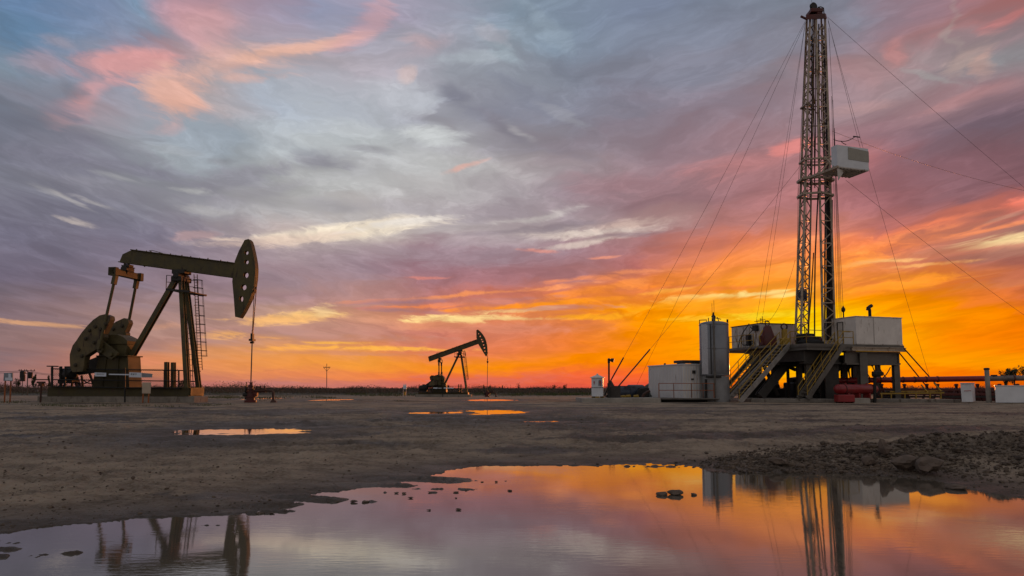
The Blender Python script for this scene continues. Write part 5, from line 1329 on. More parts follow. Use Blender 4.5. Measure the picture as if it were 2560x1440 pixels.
stairs((2088, 862.5, 58.9), (2109.5, 862.5, 58.2), (1996, 996, 57.6), (2019, 997.5, 56.9), 17, 'steeper rusty staircase below the cabin door', 'grey_steel', 'yellow_paint', (0, 1))
stairs((1882, 893, 62.5), (1900, 893, 61.7), (1783, 1000, 58.4), (1808, 1005, 57.5), 14, 'lower staircase half hidden beside the silver tank', 'grey_steel', 'yellow_paint', (0, 1))

# ---- silver tank
tc = at(1788.3, 996, 57.7); TR = 35.6 / F * 57.7; zt = at(1788, 810, 57.7).z; zs = at(1788, 936, 57.7).z; zg = GRD
R = thing('storage_tank', (tc.x, tc.y, zg), 'tall upright silver tank with a domed top, between shed and platform', 'tank')
MB().lathe([(TR * .98, zs - zt - .12), (TR, zs - zt), (TR, 0), (TR * .97, .05), (TR * .7, .16), (TR * .35, .22), (.01, .24)], V((tc.x, tc.y, zt)), UP, 40).build('shell', 'tank_steel', R, smooth=True)
MB().lathe([(TR * .97, -.1), (TR * .97, zs - zg - .15)], V((tc.x, tc.y, zg)), UP, 32).build('skirt', 'tank_skirt', R, smooth=True)
b = MB()
for zz in (zs - .06, (zs + zt) / 2, zt - .1): b.lathe([(TR + .005, -.04), (TR + .022, -.03), (TR + .022, .03), (TR + .005, .04)], V((tc.x, tc.y, zz)), UP, 40)
b.build('hoop', 'tank_steel', R)
d = (CAM - tc); d.z = 0; d.normalize(); sd_ = UP.cross(d)
b = MB(); p = V((tc.x, tc.y, 0)) + d * (TR + .12) + sd_ * .0
b.tube(V((p.x, p.y, zg)), V((p.x, p.y, zt + .5)), .075, 8); 
for zz in (zs, (zs + zt) / 2, zt - .3): b.box(V((p.x, p.y, zz)) - d * .08, (.25, .2, .08), sd_, d)
b.build('riser_pipe', 'grey_steel', R)
b = MB(); p = V((tc.x, tc.y, 0)) + (d * .86 - sd_ * .52) * (TR + .03)
b.bar(V((p.x, p.y, zs - .0)), V((p.x, p.y, zt - .1)), .74, .05, d); b.build('sheen_strip', 'tank_sheen', R); b = MB()  # brighter strip laid on the shell as its reflective highlight stripe
for k in (-.41, .41): b.bar(V((p.x, p.y, zs)) + (sd_ * .86 + d * .52) * k, V((p.x, p.y, zt - .1)) + (sd_ * .86 + d * .52) * k, .07, .07, d)
b.build('strip_edge', 'dark_iron', R)
b = MB(); c = V((tc.x, tc.y, zt + .2)) + d * .2
b.lathe([(.16, 0), (.16, .25), (.1, .3), (.18, .34), (.18, .42), (.08, .55), (.05, .75)], c, UP, 10).tube(c + sd_ * .45 - UP * .1, c + sd_ * .3 + UP * .35, .035, 5).tube(c + sd_ * .1 + UP * .3, c + sd_ * .6 + UP * .15, .035, 5).tube(c - sd_ * .4, c - sd_ * .4 + UP * .3, .04, 5); b.build('top_valve', 'dark_iron', R)
for dx, h in ((-.1, 1.5), (.06, 1.75)): MB().tube(c + sd_ * dx + UP * .3, c + sd_ * dx + UP * h, .016, 4).build('antenna', 'steel_cable', R)
for s_ in (-1, 1):
    q = V((tc.x, tc.y, zt)) + sd_ * (s_ * TR * .86); k = -s_ * .22
    MB().path([q - UP * .15 + sd_ * s_ * .12, q + UP * .35 + sd_ * s_ * .12, q + UP * .35 + sd_ * (s_ * .12 + (k * 2.6 if s_ < 0 else k * .3)), q + UP * .12 + sd_ * (s_ * .12 + (k * 2.6 if s_ < 0 else k * .3))], .045, 6).build('lifting_lug', 'dark_iron', R)
MB().tube(V((tc.x, tc.y, zs - .2)) + d * TR - sd_ * .7, V((tc.x, tc.y, zs - .2)) + d * (TR + .1) + sd_ * .5, .09, 8).tube(V((tc.x, tc.y, zs - .4)) + (d * .8 - sd_ * .6) * TR, V((tc.x, tc.y, zg)) + (d * .8 - sd_ * .6) * (TR + .1), .09, 8).build('drain_pipe', 'dark_iron', R)

# ---- white shed
K = at(1709.5, 994.5, 57.6); K.z = GRD + .12; hs = at(1709.5, 911.8, 57.6).z - K.z; Ls = (hit(1621.5, 960, K, E1) - K).dot(E2)
R = thing('shed', K, 'low white corrugated shed left of the silver tank', 'shed')
b = MB(); obox(b, K, 2.7, Ls, hs); b.build('wall', 'white_panel', R)
b = MB(); 
for i in range(int(Ls / .24)): b.bar(K + E2 * (.1 + i * .24) - E1 * .012, K + E2 * (.1 + i * .24) - E1 * .012 + UP * (hs - .08), .09, .05, E1)
for i in range(10): b.bar(K + E1 * (.14 + i * .26) - E2 * .012, K + E1 * (.14 + i * .26) - E2 * .012 + UP * (hs - .08), .09, .05, E2)
b.build('corrugation', 'white_ribbed', R)
b = MB(); obox(b, K - E1 * .07 - E2 * .07 + UP * hs, 2.84, Ls + .14, .09); b.build('roof', 'white_ribbed', R)
c = K + E1 * 1.3 + E2 * 1.3 + UP * (hs + .3); b = MB().box(c, (2.0, 1.4, .22), E1, E2)
for s1 in (-.7, .7): b.box(c + E1 * s1 - UP * .16, (.1, 1.2, .14), E1, E2)
b.build('roof_unit', 'dark_steel', R, bevel=.03)
MB().tube(K + E2 * (Ls * .62) + E1 * .4 + UP * (hs + .08), K + E2 * (Ls * .62) + E1 * .4 + UP * (hs + .25), .09, 8).build('vent_pipe', 'dark_iron', R)
for (x0, y0, x1, y1) in ((1731, 926, 1738.5, 934), (1728.5, 946, 1734.5, 950)):
    q = [hit(x, y, K - E2 * .05, E2) for x, y in ((x0, y0), (x1, y0), (x1, y1), (x0, y1))]; MB().prism(q, E2 * .06).build('wall_vent', 'dark_steel', R)

# ---- railing before the shed, footing walls, booth, lamp
zr = at(1700, 994.5, 56.3).z
def rr(px): c = at(px, 990, 56.3); return V((c.x, c.y, zr))
railing('railing', [rr(1647.5), rr(1684.7), rr(1729), rr(1758), rr(1785)], 'orange_paint', None, at(1700, 958.5, 56.3).z - zr, .032, 9, 'yellow and rust pipe railing in front of the white shed', 'railing')
def wall(pts, Y, label, m='concrete', depth=1.2, name='concrete_footing', cat='footing'):
    q = [at(x, y, Y) for x, y in pts]
    o = MB().prism(q, V((0, depth, 0))).build(name, m, bevel=.03)
    o.location.y += depth / 2
    return tag(o, label, cat)
wall([(1456, 995.5), (1652, 994.5), (1653, 1013), (1500, 1012), (1456, 1009)], 56.0, 'cracked concrete footing under the booth and lamp post', depth=6)
wall([(1653.5, 995), (1800, 996), (1800, 999), (1653.5, 999)], 56.2, 'thin steel edge plate of the shed pad above a dark gap', 'grey_steel', 5, 'edge_plate', 'edge plate')
wall([(1655, 999.2), (1785, 999.4), (1785, 1010), (1655, 1010)], 57.0, 'black block standing for the shade under the shed pad', 'black_iron', 3, 'shade_block', 'shade block')  # black solid drawn in place of the shaded cavity below the pad
wall([(1878, 997), (2090, 997.5), (2092, 1014), (1960, 1013), (1878, 1011)], 57.2, 'long low concrete kerb at the foot of the staircases', 'dark_concrete', 9)
wall([(2135, 996), (2176, 995.5), (2177, 1015), (2136, 1016)], 54.8, 'square concrete block beside the red vessel', 'concrete', 1.4, 'concrete_block', 'concrete block')
wall([(2192, 997), (2403, 998.5), (2403, 1013), (2192, 1014)], 57.2, 'long dark concrete footing under the pipe racks', 'dark_concrete', 3)
wall([(2402, 1008.5), (2497, 1009.5), (2497, 1020), (2402, 1018)], 54.6, 'pale flat concrete slab under the cabinet and the post', 'concrete', 2.5, 'concrete_slab', 'concrete slab')
bc = at(1494, 993, 57.2); zb0 = at(1494, 994.5, 57.2).z
R = thing('booth', (bc.x, bc.y, zb0), 'small white hexagonal booth with a conical roof, left of the lamp post', 'booth')
r6 = .54; zw, zr_ = at(1494, 945, 57.2).z, at(1494, 939, 57.2).z
def hexp(r, z, o=.33): return [V((bc.x + r * math.cos(o + i * math.pi / 3), bc.y + r * math.sin(o + i * math.pi / 3), z)) for i in range(6)]
b = MB(); lo, hi = hexp(r6, zb0 + .12), hexp(r6, zw); b.add(lo + hi, [(i, (i + 1) % 6, 6 + (i + 1) % 6, 6 + i) for i in range(6)] + [tuple(range(5, -1, -1)), tuple(range(6, 12))]); b.build('wall', 'white_board', R)
b = MB(); lo, mi = hexp(r6 + .13, zw), hexp(r6 + .13, zw + .04); ap = V((bc.x, bc.y, zw + .30)); b.add(lo + mi + [ap], [(i, (i + 1) % 6, 6 + (i + 1) % 6, 6 + i) for i in range(6)] + [(6 + i, 6 + (i + 1) % 6, 12) for i in range(6)] + [tuple(range(5, -1, -1))]); b.lathe([(.08, .26), (.08, .34), (.02, .36)], V((bc.x, bc.y, zw)), UP, 8); b.build('roof', 'white_panel', R)
fac = []
for i in range(6):
    p, q = hexp(r6 + .012, 0)[i], hexp(r6 + .012, 0)[(i + 1) % 6]; n_ = ((p + q) / 2 - V((bc.x, bc.y, 0))).normalized()
    if n_.y < -.3: fac.append((p, q, n_))
fac.sort(key=lambda t_: t_[0].x)
hz = zw - zb0
for k, (p, q, n_) in enumerate(fac):
    m_ = (p + q) / 2; u_ = (q - p).normalized()
    o_ = lambda u, z: V((m_.x, m_.y, zb0 + z * hz)) + u_ * u + n_ * .012
    if k == len(fac) - 1 or k == len(fac) // 2:
        arch = [o_(-.14, .60), o_(.14, .60)] + [o_(.14 * math.cos(a * math.pi / 8), .82 + .10 * math.sin(a * math.pi / 8)) for a in range(9)]
        w_ = MB().prism(arch, n_ * .02).build('window', 'sign_grey', R)
        MB().prism([o_(.07 * math.cos(a), .79 + .07 * math.sin(a)) + n_ * .02 for a in [i * .6283 for i in range(10)]], n_ * .012).prism([o_(-.02, .62) + n_ * .02, o_(.03, .62) + n_ * .02, o_(.02, .74) + n_ * .02, o_(-.03, .74) + n_ * .02], n_ * .012).build('emblem', 'sign_red', w_)
    elif k == 0:
        MB().prism([o_(-.06, .82), o_(.06, .84), o_(.03, .70), o_(-.01, .66), o_(-.03, .74)], n_ * .012).build('emblem', 'sign_red', R)
b = MB()
for p, q, n_ in fac: m_ = (p + q) / 2; b.bar(V((p.x, p.y, zb0 + hz * .52)) + n_ * .01, V((q.x, q.y, zb0 + hz * .52)) + n_ * .01, .03, .03)
b.build('band', 'grey_steel', R)
for i in (0, 2, 4): p = hexp(r6 * .75, zb0)[i]; MB().box(p + UP * .06, (.3, .3, .12)).build('foot', 'yellow_paint', R)
p = at(1522.6, 995, 56.8); q = at(1522.2, 897, 56.8)
R = thing('lamp_post', p, 'thin dark lamp post with a round lamp on one side, beside the white booth', 'lamp post')
MB().tube(p, q, .075, 10).lathe([(.11, -.35), (.11, .0), (.04, .05)], q, UP, 10).tube(V((p.x, p.y, p.z)), p + UP * 1.2, .13, 10).build('pole', 'dark_iron', R)
h_ = at(1530.5, 900.5, 56.8); MB().tube(q - UP * .12, h_, .04, 6).lathe([(.05, -.16), (.13, -.12), (.17, .05), (.16, .14), (.02, .15)], h_, V((.95, -.25, -.15)), 14).build('lamp_head', 'dark_iron', R, smooth=True)
for (x0, y0, x1, y1, w, lab) in [(1515, 993, 1521, 958, .16, 'left'), (1538, 992, 1526, 952, .3, 'right')]: pass
a0 = at(1527, 952, 57.5)
R = thing('guy_anchor', (a0.x, a0.y, GRD), 'dark steel anchor frame behind the lamp post that holds the guy wires', 'guy anchor')
b = MB().bar(at(1538, 993, 57.3), a0, .55, .3, V((0, 1, 0)), .12, .12).bar(at(1511, 990, 57.6), a0, .12, .12, V((0, 1, 0))).bar(at(1548, 992, 58.5), a0, .2, .2, V((0, 1, 0)), .1, .1).box(at(1536, 980, 57.5), (.9, .7, .9)); b.build('frame', 'dark_steel', R)

# dark machines between lamp post and shed
c = at(1566, 990, 60)
R = thing('engine_skid', c, 'dark blue engines and drums on a skid between lamp post and shed', 'engine')
MB().box(at(1566, 991, 60), (3.6, 1.2, .25)).build('skid', 'black_iron', R)
b = MB().lathe([(.4, -.9), (.55, -.8), (.55, .8), (.4, .9)], at(1555, 982, 60), V((1, .1, 0)), 16); b.box(at(1550, 972, 60.3), (1.2, .8, .5)); b.build('drum', 'navy_paint', R, smooth=True)
b = MB().lathe([(.45, -.8), (.62, -.7), (.62, .6), (.5, .75)], at(1590, 980, 60.2), V((.9, .3, 0)), 16); b.box(at(1573, 976, 60), (.9, .9, .7)); b.build('engine', 'navy_paint', R, smooth=True)
b = MB().box(at(1608, 984, 59.8), (.9, .8, 1.0)).lathe([(.5, -.15), (.5, .15)], at(1606, 985, 59.3), V((0, 1, 0)), 14); b.build('pump', 'black_iron', R, bevel=.05)
for x, y, m in ((1557, 991, 'yellow_paint'), (1570, 990, 'yellow_paint'), (1590, 990, 'yellow_paint')): MB().tube(at(x - 5, y + 1, 58.8), at(x + 6, y, 58.6), .12, 8).build('guard_bar', m, R)
MB().path([at(1606, 993, 58.2), at(1609, 986, 58.2), at(1616, 981, 58.2), at(1624, 978, 58.4)], .11, 8).build('exhaust_hose', 'rust_iron', R)
b = MB(); g_ = []
rg = random.Random(4)
for i in range(15):
    row = []
    for j in range(7):
        x = 1532 + i * 7.5; f = i / 14; top = 976 - 20 * (f ** .8) if x < 1622 else 957
        Y = 62 + j * .9; k = math.sin(math.pi * min(1, j / 5.5)) if j < 6 else 0
        base = at(x, 992, Y); t_ = at(x, top, 64.5); row.append(V((base.x, Y, GRD - .1 + (t_.z - GRD) * k * (1 if 0 < i < 14 else .6) + rg.uniform(-.12, .12) * k)))
    g_.append(row)
b.add([p for r_ in g_ for p in r_], [(i * 7 + j, (i + 1) * 7 + j, (i + 1) * 7 + j + 1, i * 7 + j + 1) for i in range(14) for j in range(6)])
tag(b.build('tarpaulin_heap', 'tarpaulin', smooth=False), 'long dark heap under a tarpaulin rising towards the white shed', 'covered heap')

# under the platform
c = at(2040, 985, 63)
R = thing('blowout_preventer', (c.x, c.y, GRD), 'black stacked wellhead valves under the middle of the platform', 'blowout preventer')
MB().lathe([(.7, 0), (.7, .6), (.5, .7), (.5, 1.1), (.75, 1.2), (.75, 2.0), (.45, 2.1), (.45, 2.4), (.7, 2.5), (.7, 3.0), (.3, 3.1), (.3, FL - GRD - .4)], V((c.x, c.y, GRD)), UP, 18).build('stack', 'black_iron', R, smooth=True)
for z_ in (1.6, 2.75): MB().tube(V((c.x - 1.3, c.y, GRD + z_)), V((c.x + 1.3, c.y, GRD + z_)), .3, 12).build('ram', 'black_iron', R)
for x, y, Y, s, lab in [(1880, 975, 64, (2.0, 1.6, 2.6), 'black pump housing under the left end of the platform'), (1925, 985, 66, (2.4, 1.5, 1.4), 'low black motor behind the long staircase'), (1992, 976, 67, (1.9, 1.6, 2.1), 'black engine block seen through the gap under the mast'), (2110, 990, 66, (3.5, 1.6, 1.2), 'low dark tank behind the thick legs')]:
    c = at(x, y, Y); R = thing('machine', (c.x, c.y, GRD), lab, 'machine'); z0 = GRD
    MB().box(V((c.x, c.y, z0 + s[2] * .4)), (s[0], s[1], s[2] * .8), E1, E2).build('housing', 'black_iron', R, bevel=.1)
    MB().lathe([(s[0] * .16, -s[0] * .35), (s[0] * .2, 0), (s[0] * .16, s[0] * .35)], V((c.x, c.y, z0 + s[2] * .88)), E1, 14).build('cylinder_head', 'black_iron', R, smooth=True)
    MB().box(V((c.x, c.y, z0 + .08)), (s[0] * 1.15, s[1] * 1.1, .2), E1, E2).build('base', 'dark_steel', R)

# ---- red vessel, pump post
c0, c1 = at(2096, 973, 55.6), at(2184, 972, 57.6); ax = (c1 - c0).normalized(); c1.z = c0.z; L = (c1 - c0).length; rv = 12.2 / F * 55.6
R = thing('pressure_vessel', (c0.x, c0.y, GRD), 'bright red horizontal pressure vessel with domed ends below the platform', 'pressure vessel')
MB().lathe([(.02, -.34), (rv * .55, -.28), (rv * .88, -.14), (rv, 0), (rv, L), (rv * .88, L + .14), (rv * .5, L + .26), (.02, L + .3)], c0, c1 - c0, 28).build('shell', 'red_paint', R, smooth=True)
b = MB().lathe([(rv + .01, .48), (rv + .05, .49), (rv + .05, .56), (rv + .01, .57)], c0, c1 - c0, 28).lathe([(rv + .01, L - .5), (rv + .05, L - .49), (rv + .05, L - .42), (rv + .01, L - .41)], c0, c1 - c0, 28); b.build('weld_band', 'dark_red', R)
b = MB()
for f in (.2, .5, .8): p = c0.lerp(c1, f); b.box(p - UP * (rv + .18), (.18, .6, .5), ax, ax.cross(UP)); b.tube(p + UP * rv, p + UP * (rv + .1), .08, 8)
b.build('saddle', 'red_paint', R)
b = MB().box(at(2111, 996, 55.1), (1.3, .8, .58)).box(at(2127, 992, 55.0), (.3, .5, .35)); b.build('pump_box', 'red_paint', R, bevel=.05)
for x in (2099, 2122): MB().lathe([(.1, -.12), (.24, -.12), (.24, .12), (.1, .12)], at(x, 1008, 55.1), V((0, 1, 0)), 16).build('wheel', 'rubber', R)
p, q = at(2187, 1012, 56), at(2187, 936, 56); p.z = GRD - .05
R = thing('valve_post', p, 'black pipe post with a bulky valve head, in front of the red pipe', 'valve post')
MB().tube(p, q, .12, 10).build('post', 'black_iron', R); MB().box(q + V((.2, 0, .05)), (.75, .4, .35)).lathe([(.2, -.2), (.24, 0), (.2, .25)], q, UP, 12).tube(q + V((.3, 0, 0)), q + V((.7, 0, .12)), .11, 8).build('valve_head', 'black_iron', R, bevel=.04)

# ---- long pipe on racks to the right
pa, pj, pb = at(2060, 952, 63.5), at(2460, 946.5, 62.), at(2760, 942.5, 61)
PR_ = 6.9 / F * 62.5
R = thing('long_pipe', pa, 'long thick red pipe lying raised along the right, its far half grey', 'pipe')
MB().tube(pa, pj, PR_, 18).build('red_section', 'red_paint', R, smooth=True); MB().tube(pj, pb, PR_ * .97, 18).build('grey_section', 'pipe_grey', R, smooth=True)
for i in range(15):
    f = i / 14; p = pa.lerp(pj, f) if i < 11 else pj.lerp(pb, (i - 10) / 4); b = MB(); b.lathe([(PR_ + .005, -.06), (PR_ + .035, -.05), (PR_ + .035, .05), (PR_ + .005, .06)], p, pj - pa, 18)
    b.build('pipe_band', 'dark_red', R)
MB().box(at(2485, 940, 61.9), (.4, .3, .22)).build('lug', 'dark_iron', R)
zp = at(2300, 953, 62.8).z - PR_
R = thing('pipe_rack', at(2300, 990, 62.8), 'red trestle frame with crossed legs carrying the long pipe', 'pipe rack')
for i, px in enumerate((2205, 2262, 2318, 2345, 2392, 2445, 2500, 2545)):
    c = at(px, 990, 62.6); b = MB(); b.bar(V((c.x - .5, c.y, GRD - .1)), V((c.x + .1, c.y, zp)), .14, .14, V((0, 1, 0))).bar(V((c.x + .5, c.y, GRD - .1)), V((c.x - .1, c.y, zp)), .14, .14, V((0, 1, 0))); b.build('trestle', 'dark_red', R)
for yy, m, Y in ((974, 'dark_red', 61.8), (985, 'dark_red', 61.6), (992, 'dark_iron', 61.2)):
    MB().bar(at(2195, yy, Y), at(2600, yy, Y), .1, .16).build('rail', m, R)
R = thing('yellow_frame', at(2280, 990, 60.6), 'low yellow pipe frame under the long red pipe', 'pipe frame')
MB().bar(at(2200, 984, 60.5), at(2360, 982, 60.5), .1, .12).bar(at(2225, 979, 60.9), at(2355, 977, 60.9), .09, .1).build('rail', 'yellow_paint', R)
for px in (2204, 2228, 2262, 2290, 2325, 2352): MB().bar(at(px, 999, 60.5), at(px, 982.5, 60.5), .09, .09, V((0, 1, 0))).build('leg', 'yellow_paint', R)
MB().bar(at(2335, 957, 61.5), at(2352, 978, 60.6), .09, .09).bar(at(2303, 962, 61.5), at(2320, 982, 60.6), .09, .09).build('brace', 'yellow_paint', R)
for x, Y, s, m, lab in [(2400, 63.5, (3.2, .9, 1.25), 'dark_red', 'dark red box frame behind the white cabinet'), (2452, 63.8, (2.2, .9, 1.1), 'dark_red', 'dark red machine behind the grey post'), (2535, 63.8, (2.6, 1.0, 1.5), 'dark_iron', 'dark machine on the rack behind the white box'), (2235, 64.5, (2.2, .9, 1.0), 'black_iron', 'black machine behind the red trestles')]:
    c = at(x, 990, Y); R = thing('machine', (c.x, c.y, GRD), lab, 'machine')
    b = MB().box(V((c.x, c.y, GRD + s[2] * .3)), (s[0], s[1], s[2] * .6)); b.box(V((c.x - s[0] * .2, c.y, GRD + s[2] * .75)), (s[0] * .4, s[1] * .8, s[2] * .3)); b.build('housing', m, R, bevel=.05)
    MB().lathe([(.2, -.5), (.26, 0), (.2, .5)], V((c.x + s[0] * .25, c.y - .1, GRD + s[2] * .75)), V((1, 0, 0)), 12).build('cylinder_head', m, R, smooth=True)
# white cabinet, post, white box at the right edge
c = at(2419, 1004, 55.5); k = c.y / F
R = thing('cabinet', c, 'white upright steel cabinet before the red pipe', 'cabinet')
zc = at(2419, 959, 55.5).z
MB().hexa([at(2404.5, 1005, 55.2), at(2431.5, 1005, 55.0), at(2439, 1003, 56.2), at(2412, 1003, 56.4)], [V((p.x, p.y, zc)) for p in (at(2403, 1005, 55.2), at(2430, 1005, 55.0), at(2438.5, 1003, 56.2), at(2411, 1003, 56.4))]).build('body', 'white_board', R, bevel=.02)
MB().hexa(*[[V((p.x, p.y, zc + dz)) for p in (at(2402, 1005, 55.1), at(2431.5, 1005, 54.9), at(2440, 1003, 56.3), at(2410, 1003, 56.5))] for dz in (.004, .06)]).build('lid', 'white_board', R)
MB().prism([at(2410, 976.5, 54.98), at(2427, 976, 54.92), at(2429, 977.5, 54.92), at(2411, 978, 54.98)], V((0, .015, 0))).build('mark', 'sign_red', R)
p, q = at(2473, 1011, 55.6), at(2466.5, 922, 55.6)
R = thing('bollard_post', p, 'thick leaning grey post with a cap, between cabinet and white box', 'post')
MB().tube(p - UP * .2, q, .19, 14, .165).build('post', 'concrete', R, smooth=True); MB().lathe([(.21, -.08), (.21, .04), (.12, .08)], q, (q - p).normalized(), 14).build('cap', 'dark_iron', R)
q0 = [at(2489.5, 1007, 54.6), at(2640, 1009, 54.6), at(2640, 1005, 56.4), at(2489, 1004, 56.2)]; zt_, zl_ = at(2489, 965, 54.6).z, at(2489, 1007, 54.6).z
R = thing('storage_box', q0[0], 'wide white steel box on skids at the right edge', 'storage box')
MB().hexa([V((p.x, p.y, zl_)) for p in q0], [V((p.x, p.y, zt_)) for p in q0]).build('body', 'white_board', R, bevel=.02)
MB().hexa([V((p.x, p.y, zt_ + .004)) + d_ for p, d_ in zip(q0, (V((-.04, -.04, 0)), V((.04, -.04, 0)), V((.04, .04, 0)), V((-.04, .04, 0))))], [V((p.x, p.y, zt_ + .06)) + d_ for p, d_ in zip(q0, (V((-.04, -.04, 0)), V((.04, -.04, 0)), V((.04, .04, 0)), V((-.04, .04, 0))))]).build('lid', 'white_panel', R)
for x in (2505, 2540, 2575): c = at(x, 1013, 55.2); MB().box(V((c.x, c.y, zl_ - .16)), (.5, 1.4, .31)).build('skid_foot', 'black_iron', R)
# ------------------------------------------------------------------ distance: scrub, trees, poles, grass
def leaf_cards(b, c, r, n, rg, size, flat=.7):
    for _ in range(n):
        while True:
            p = V((rg.uniform(-1, 1), rg.uniform(-1, 1), rg.uniform(-1, 1)))
            if p.length < 1: break
        p = V((p.x * r[0], p.y * r[1], p.z * r[2])) + c
        u = V((rg.gauss(0, 1), rg.gauss(0, 1), rg.gauss(0, 1))).normalized(); w = u.cross(V((rg.gauss(0, 1), rg.gauss(0, 1), rg.gauss(0, 1)))).normalized()
        s = size * rg.uniform(.5, 1.4)
        b.add([p - u * s, p + w * s * .5, p + u * s, p - w * s * .5], [(0, 1, 2, 3)])

def scrub_belt():
    rg = random.Random(21); b = MB()
    for _ in range(1500):
        px = rg.uniform(-500, 3060); Y = rg.choice((240, 300, 380, 480, 600)) * rg.uniform(.85, 1.15)
        p = at(px, 972, Y); z = gz(Y)
        hgt = (1.8 + 2.8 * max(0, math.sin(px * .013 + Y) * .5 + math.sin(px * .041 + 2) * .35 + .3) * rg.uniform(.3, 1.1)) * (.55 + Y / 800)
        hgt *= 1.25 if px < 700 else .8
        w = rg.uniform(4, 14)
        leaf_cards(b, V((p.x, Y, z + hgt * .45)), (w, 2.0, hgt * .55), int(50 + w * 13), rg, .10 + Y / 2600)
        for _k in range(rg.choice((0, 0, 0, 0, 0, 1))):
            x = p.x + rg.uniform(-w, w); t_ = V((x + rg.uniform(-.5, .5), Y, z + hgt * rg.uniform(1., 1.6))); b.path([V((x, Y, z)), t_], .05 + Y / 9000, 3, [.02 + Y / 14000, .01])
    tag(b.build('scrub', 'leaf_brown'), 'low dark belt of brown scrub along the horizon', None, None, 'stuff')
scrub_belt()

def tree(px, ytop, ybase, w, Y, label, seed, dens=1., bare=False):
    rg = random.Random(seed); c = at(px, ybase, Y); z = min(c.z, gz(Y)) if Y < 900 else c.z; z = gz(Y) - .05
    top = at(px, ytop, Y).z; H = top - z; wm = w / F * Y / 2
    R = thing('tree', (c.x, Y, z), label, 'tree', 'trees on the horizon')
    b = MB(); tips = []
    b.path([V((c.x, Y, z)), V((c.x + rg.uniform(-.2, .2), Y, z + H * .45)), V((c.x + rg.uniform(-.3, .3), Y, z + H * .9))], .1, 6, [H * .03, H * .022, H * .006])
    for i in range(11 if not bare else 16):
        h0 = rg.uniform(.25, .75) * H; a = rg.uniform(0, 6.28); l = rg.uniform(.5, 1.) * wm
        p0 = V((c.x, Y, z + h0)); p1 = p0 + V((math.cos(a) * l * .6, math.sin(a) * l * .6, H * .12)); p2 = p1 + V((math.cos(a) * l * .4, math.sin(a) * l * .4, H * rg.uniform(.08, .22)))
        b.path([p0, p1, p2], .05, 5, [H * .013, H * .009, H * .003]); tips += [p1, p2, p1.lerp(p2, .5)]
        for _ in range(3): q = p1 + V((rg.uniform(-.3, .3) * wm, rg.uniform(-.3, .3) * wm, rg.uniform(.05, .2) * H)); b.path([p1, q], .03, 4, [H * .006, H * .002]); tips.append(q)
    b.build('trunk', 'bark', R)
    b = MB()
    for t_ in tips: leaf_cards(b, t_, (wm * .24, wm * .24, H * .085), int((16 if not bare else 3) * dens), rg, H * .026)
    leaf_cards(b, V((c.x, Y, z + H * .8)), (wm * .4, wm * .4, H * .18), int(90 * dens * (.15 if bare else 1)), rg, H * .026)
    b.build('crown', 'leaf_green' if not bare else 'leaf_brown', R)
T = [(2538, 921, 966, 46, 190, 'leafy tree rising above the long pipe at the right edge', 1, 1.3, False), (2512, 926, 966, 22, 195, 'smaller leafy tree left of the leafy tree above the pipe', 2, 1., False), (2575, 916, 966, 44, 185, 'leafy tree cut off by the right edge of the view', 3, 1.2, False),
     (1296, 957, 975, 13, 330, 'tallest bare tree of the horizon right of the distant pumpjack', 4, .6, True), (1256, 962, 975, 6, 330, 'thin bare tree on the horizon left of the tallest bare one', 5, .5, True), (1224, 962.5, 975, 12, 340, 'rounded little tree just right of the distant wellhead', 6, .8, False),
     (1210, 962.5, 975, 6, 340, 'tiny round tree beside the distant wellhead rod', 7, .8, False), (1412, 961, 974, 12, 350, 'rounded tree on the horizon between pumpjack and booth', 8, .9, False), (1384, 963, 974, 12, 360, 'bushy low tree left of the rounded tree near the booth', 9, .9, False),
     (84, 938, 972, 11, 260, 'dark rounded tree just right of the utility pole at far left', 10, 1.2, False), (122, 943, 972, 12, 280, 'dark bush-like tree behind the left end of the fence', 11, 1.1, False), (455, 951, 972, 16, 320, 'rounded tree seen between the pumpjack legs', 12, 1., False), (1120, 962, 974, 8, 360, 'small dark tree behind the distant pumpjack fence', 13, .9, False), (42, 948, 972, 18, 300, 'wide dark tree behind the pale board at far left', 14, 1., False)]
for a in T: tree(*a)

def pole(px, ytop, ybase, Y, arms, label, r=.13, boxes=()):
    p, q = at(px, ybase, Y), at(px, ytop, Y); p.z = gz(Y) - .3
    R = thing('utility_pole', p, label, 'utility pole', 'utility poles')
    MB().tube(p, q, r, 8, r * .7).build('pole', 'wood_pole', R)
    for y, w in arms:
        c = at(px, y, Y); b = MB().bar(c - V((w, 0, 0)), c + V((w, 0, 0)), .14, .16)
        b.build('crossarm', 'wood_pole', R)
        for s in (-.9, -.45, .45, .9): MB().lathe([(.06, 0), (.09, .1), (.09, .22), (.03, .3)], c + V((s * w, 0, .08)), UP, 8).build('insulator', 'dark_iron', R)
    for dx, y in boxes:
        c = at(px + dx, y, Y); MB().lathe([(.5, -.8), (.55, -.7), (.55, .7), (.3, .8)], c, UP, 12).build('transformer', 'dark_iron', R)
    return q
pole(817, 909, 969, 230, [(919, 1.1)], 'lone utility pole with a V-shaped bracket left of the distant pumpjack')
q = at(817, 919, 230)
o = MB().bar(q - V((1.1, 0, -.1)), q - V((0, 0, 1.2)), .1, .1).bar(q + V((1.1, 0, .1)), q - V((0, 0, 1.2)), .1, .1).build('pole_bracket', 'wood_pole')
pr = [x for x in bpy.data.objects if x.name == 'utility_pole'][0]
o.location = V(o.location) - pr.location; o.parent = pr; o.name = 'bracket'
e1 = pole(69.5, 926, 958, 175, [(927, 1.8), (934, 1.2)], 'utility pole with crossarms and a transformer at far left', boxes=((6, 938),))
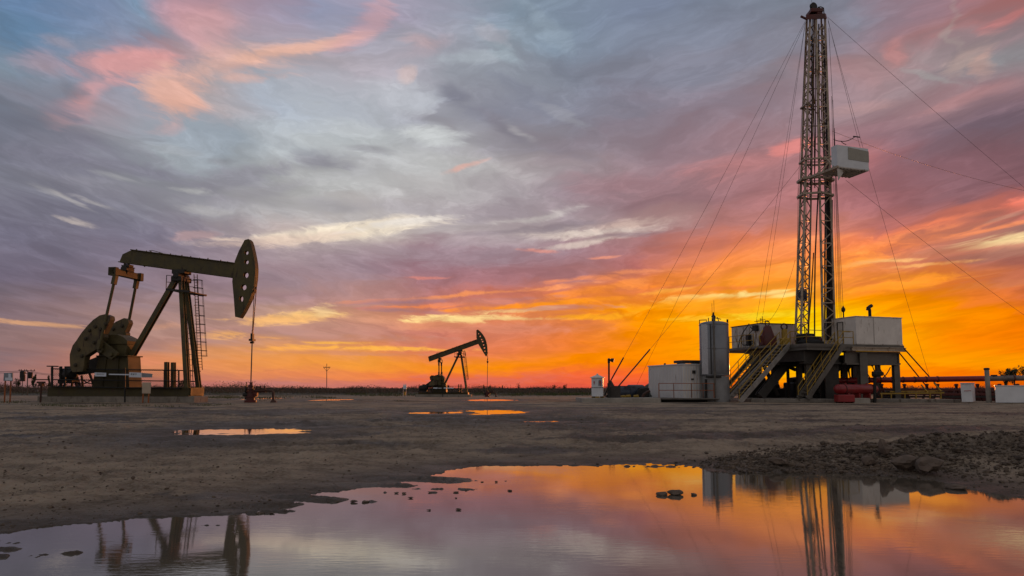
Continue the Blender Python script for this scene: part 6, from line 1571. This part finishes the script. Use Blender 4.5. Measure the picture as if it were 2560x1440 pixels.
e2 = pole(57, 926, 958, 172, [(927, 1.0)], 'thin utility pole close beside the one with the transformer', .1, ((-1, 936), (0, 945)))
for k, (ya, yb, x1, y1) in enumerate(((926, 921, 170, 929), (929, 925, 172, 931))):
    o = MB().path(catenary(at(-60, yb, 160), at(57, ya, 172), .5, 8) + catenary(at(57, ya, 172), at(69.5, ya, 175), .02, 2) + catenary(at(69.5, ya, 175), at(x1, y1, 300), 1.0, 8), .045, 4).build('power_line', 'dark_iron')
    tag(o, ('upper' if k == 0 else 'lower') + ' power line running past the transformer pole at far left', 'power line')
for x, yt, lab in ((700, 926, 'a'),): pass

def grass():
    rg = random.Random(8); b = MB()
    def blade(x, y, h):
        z = gz(y) if y > 24 else gheight(x, y)
        a = rg.uniform(0, 6.28); w = V((math.cos(a), math.sin(a), 0)) * h * .13; l = V((rg.uniform(-.4, .4), rg.uniform(-.4, .4), 1)) * h
        p = V((x, y, z - .02)); b.add([p - w, p + w, p + l], [(0, 1, 2)])
    def strip(px0, px1, py0, py1, n, h0, h1, clump):
        cs = [(rg.uniform(px0, px1), rg.uniform(py0, py1)) for _ in range(clump)]
        for _ in range(n):
            cx, cy = rg.choice(cs); p = ghit(cx + rg.gauss(0, 16), min(max(cy + rg.gauss(0, .9), 976), 1030)); blade(p.x, p.y, rg.uniform(h0, h1))
    strip(90, 560, 1010, 1017, 1500, .05, .16, 26); strip(520, 860, 990, 997, 1800, .1, .35, 22); strip(860, 1480, 984, 990, 2600, .2, .6, 40)
    strip(0, 120, 968+8, 984, 1200, .2, .5, 20); strip(1180, 1480, 979, 988, 2600, .3, .8, 30); strip(520, 1000, 978, 984, 1500, .3, .8, 30); strip(640, 1000, 1000, 1004, 500, .05, .15, 10); strip(-100, 60, 1003, 1008, 400, .05, .2, 8)
    tag(b.build('grass', 'blade_green'), 'thin green grass and weeds round the pads and along the field edge', None, None, 'stuff')
mat('blade_green', (.055, .068, .020), .8, 0, .35, (.09, .07, .03), .4, .8)
grass()
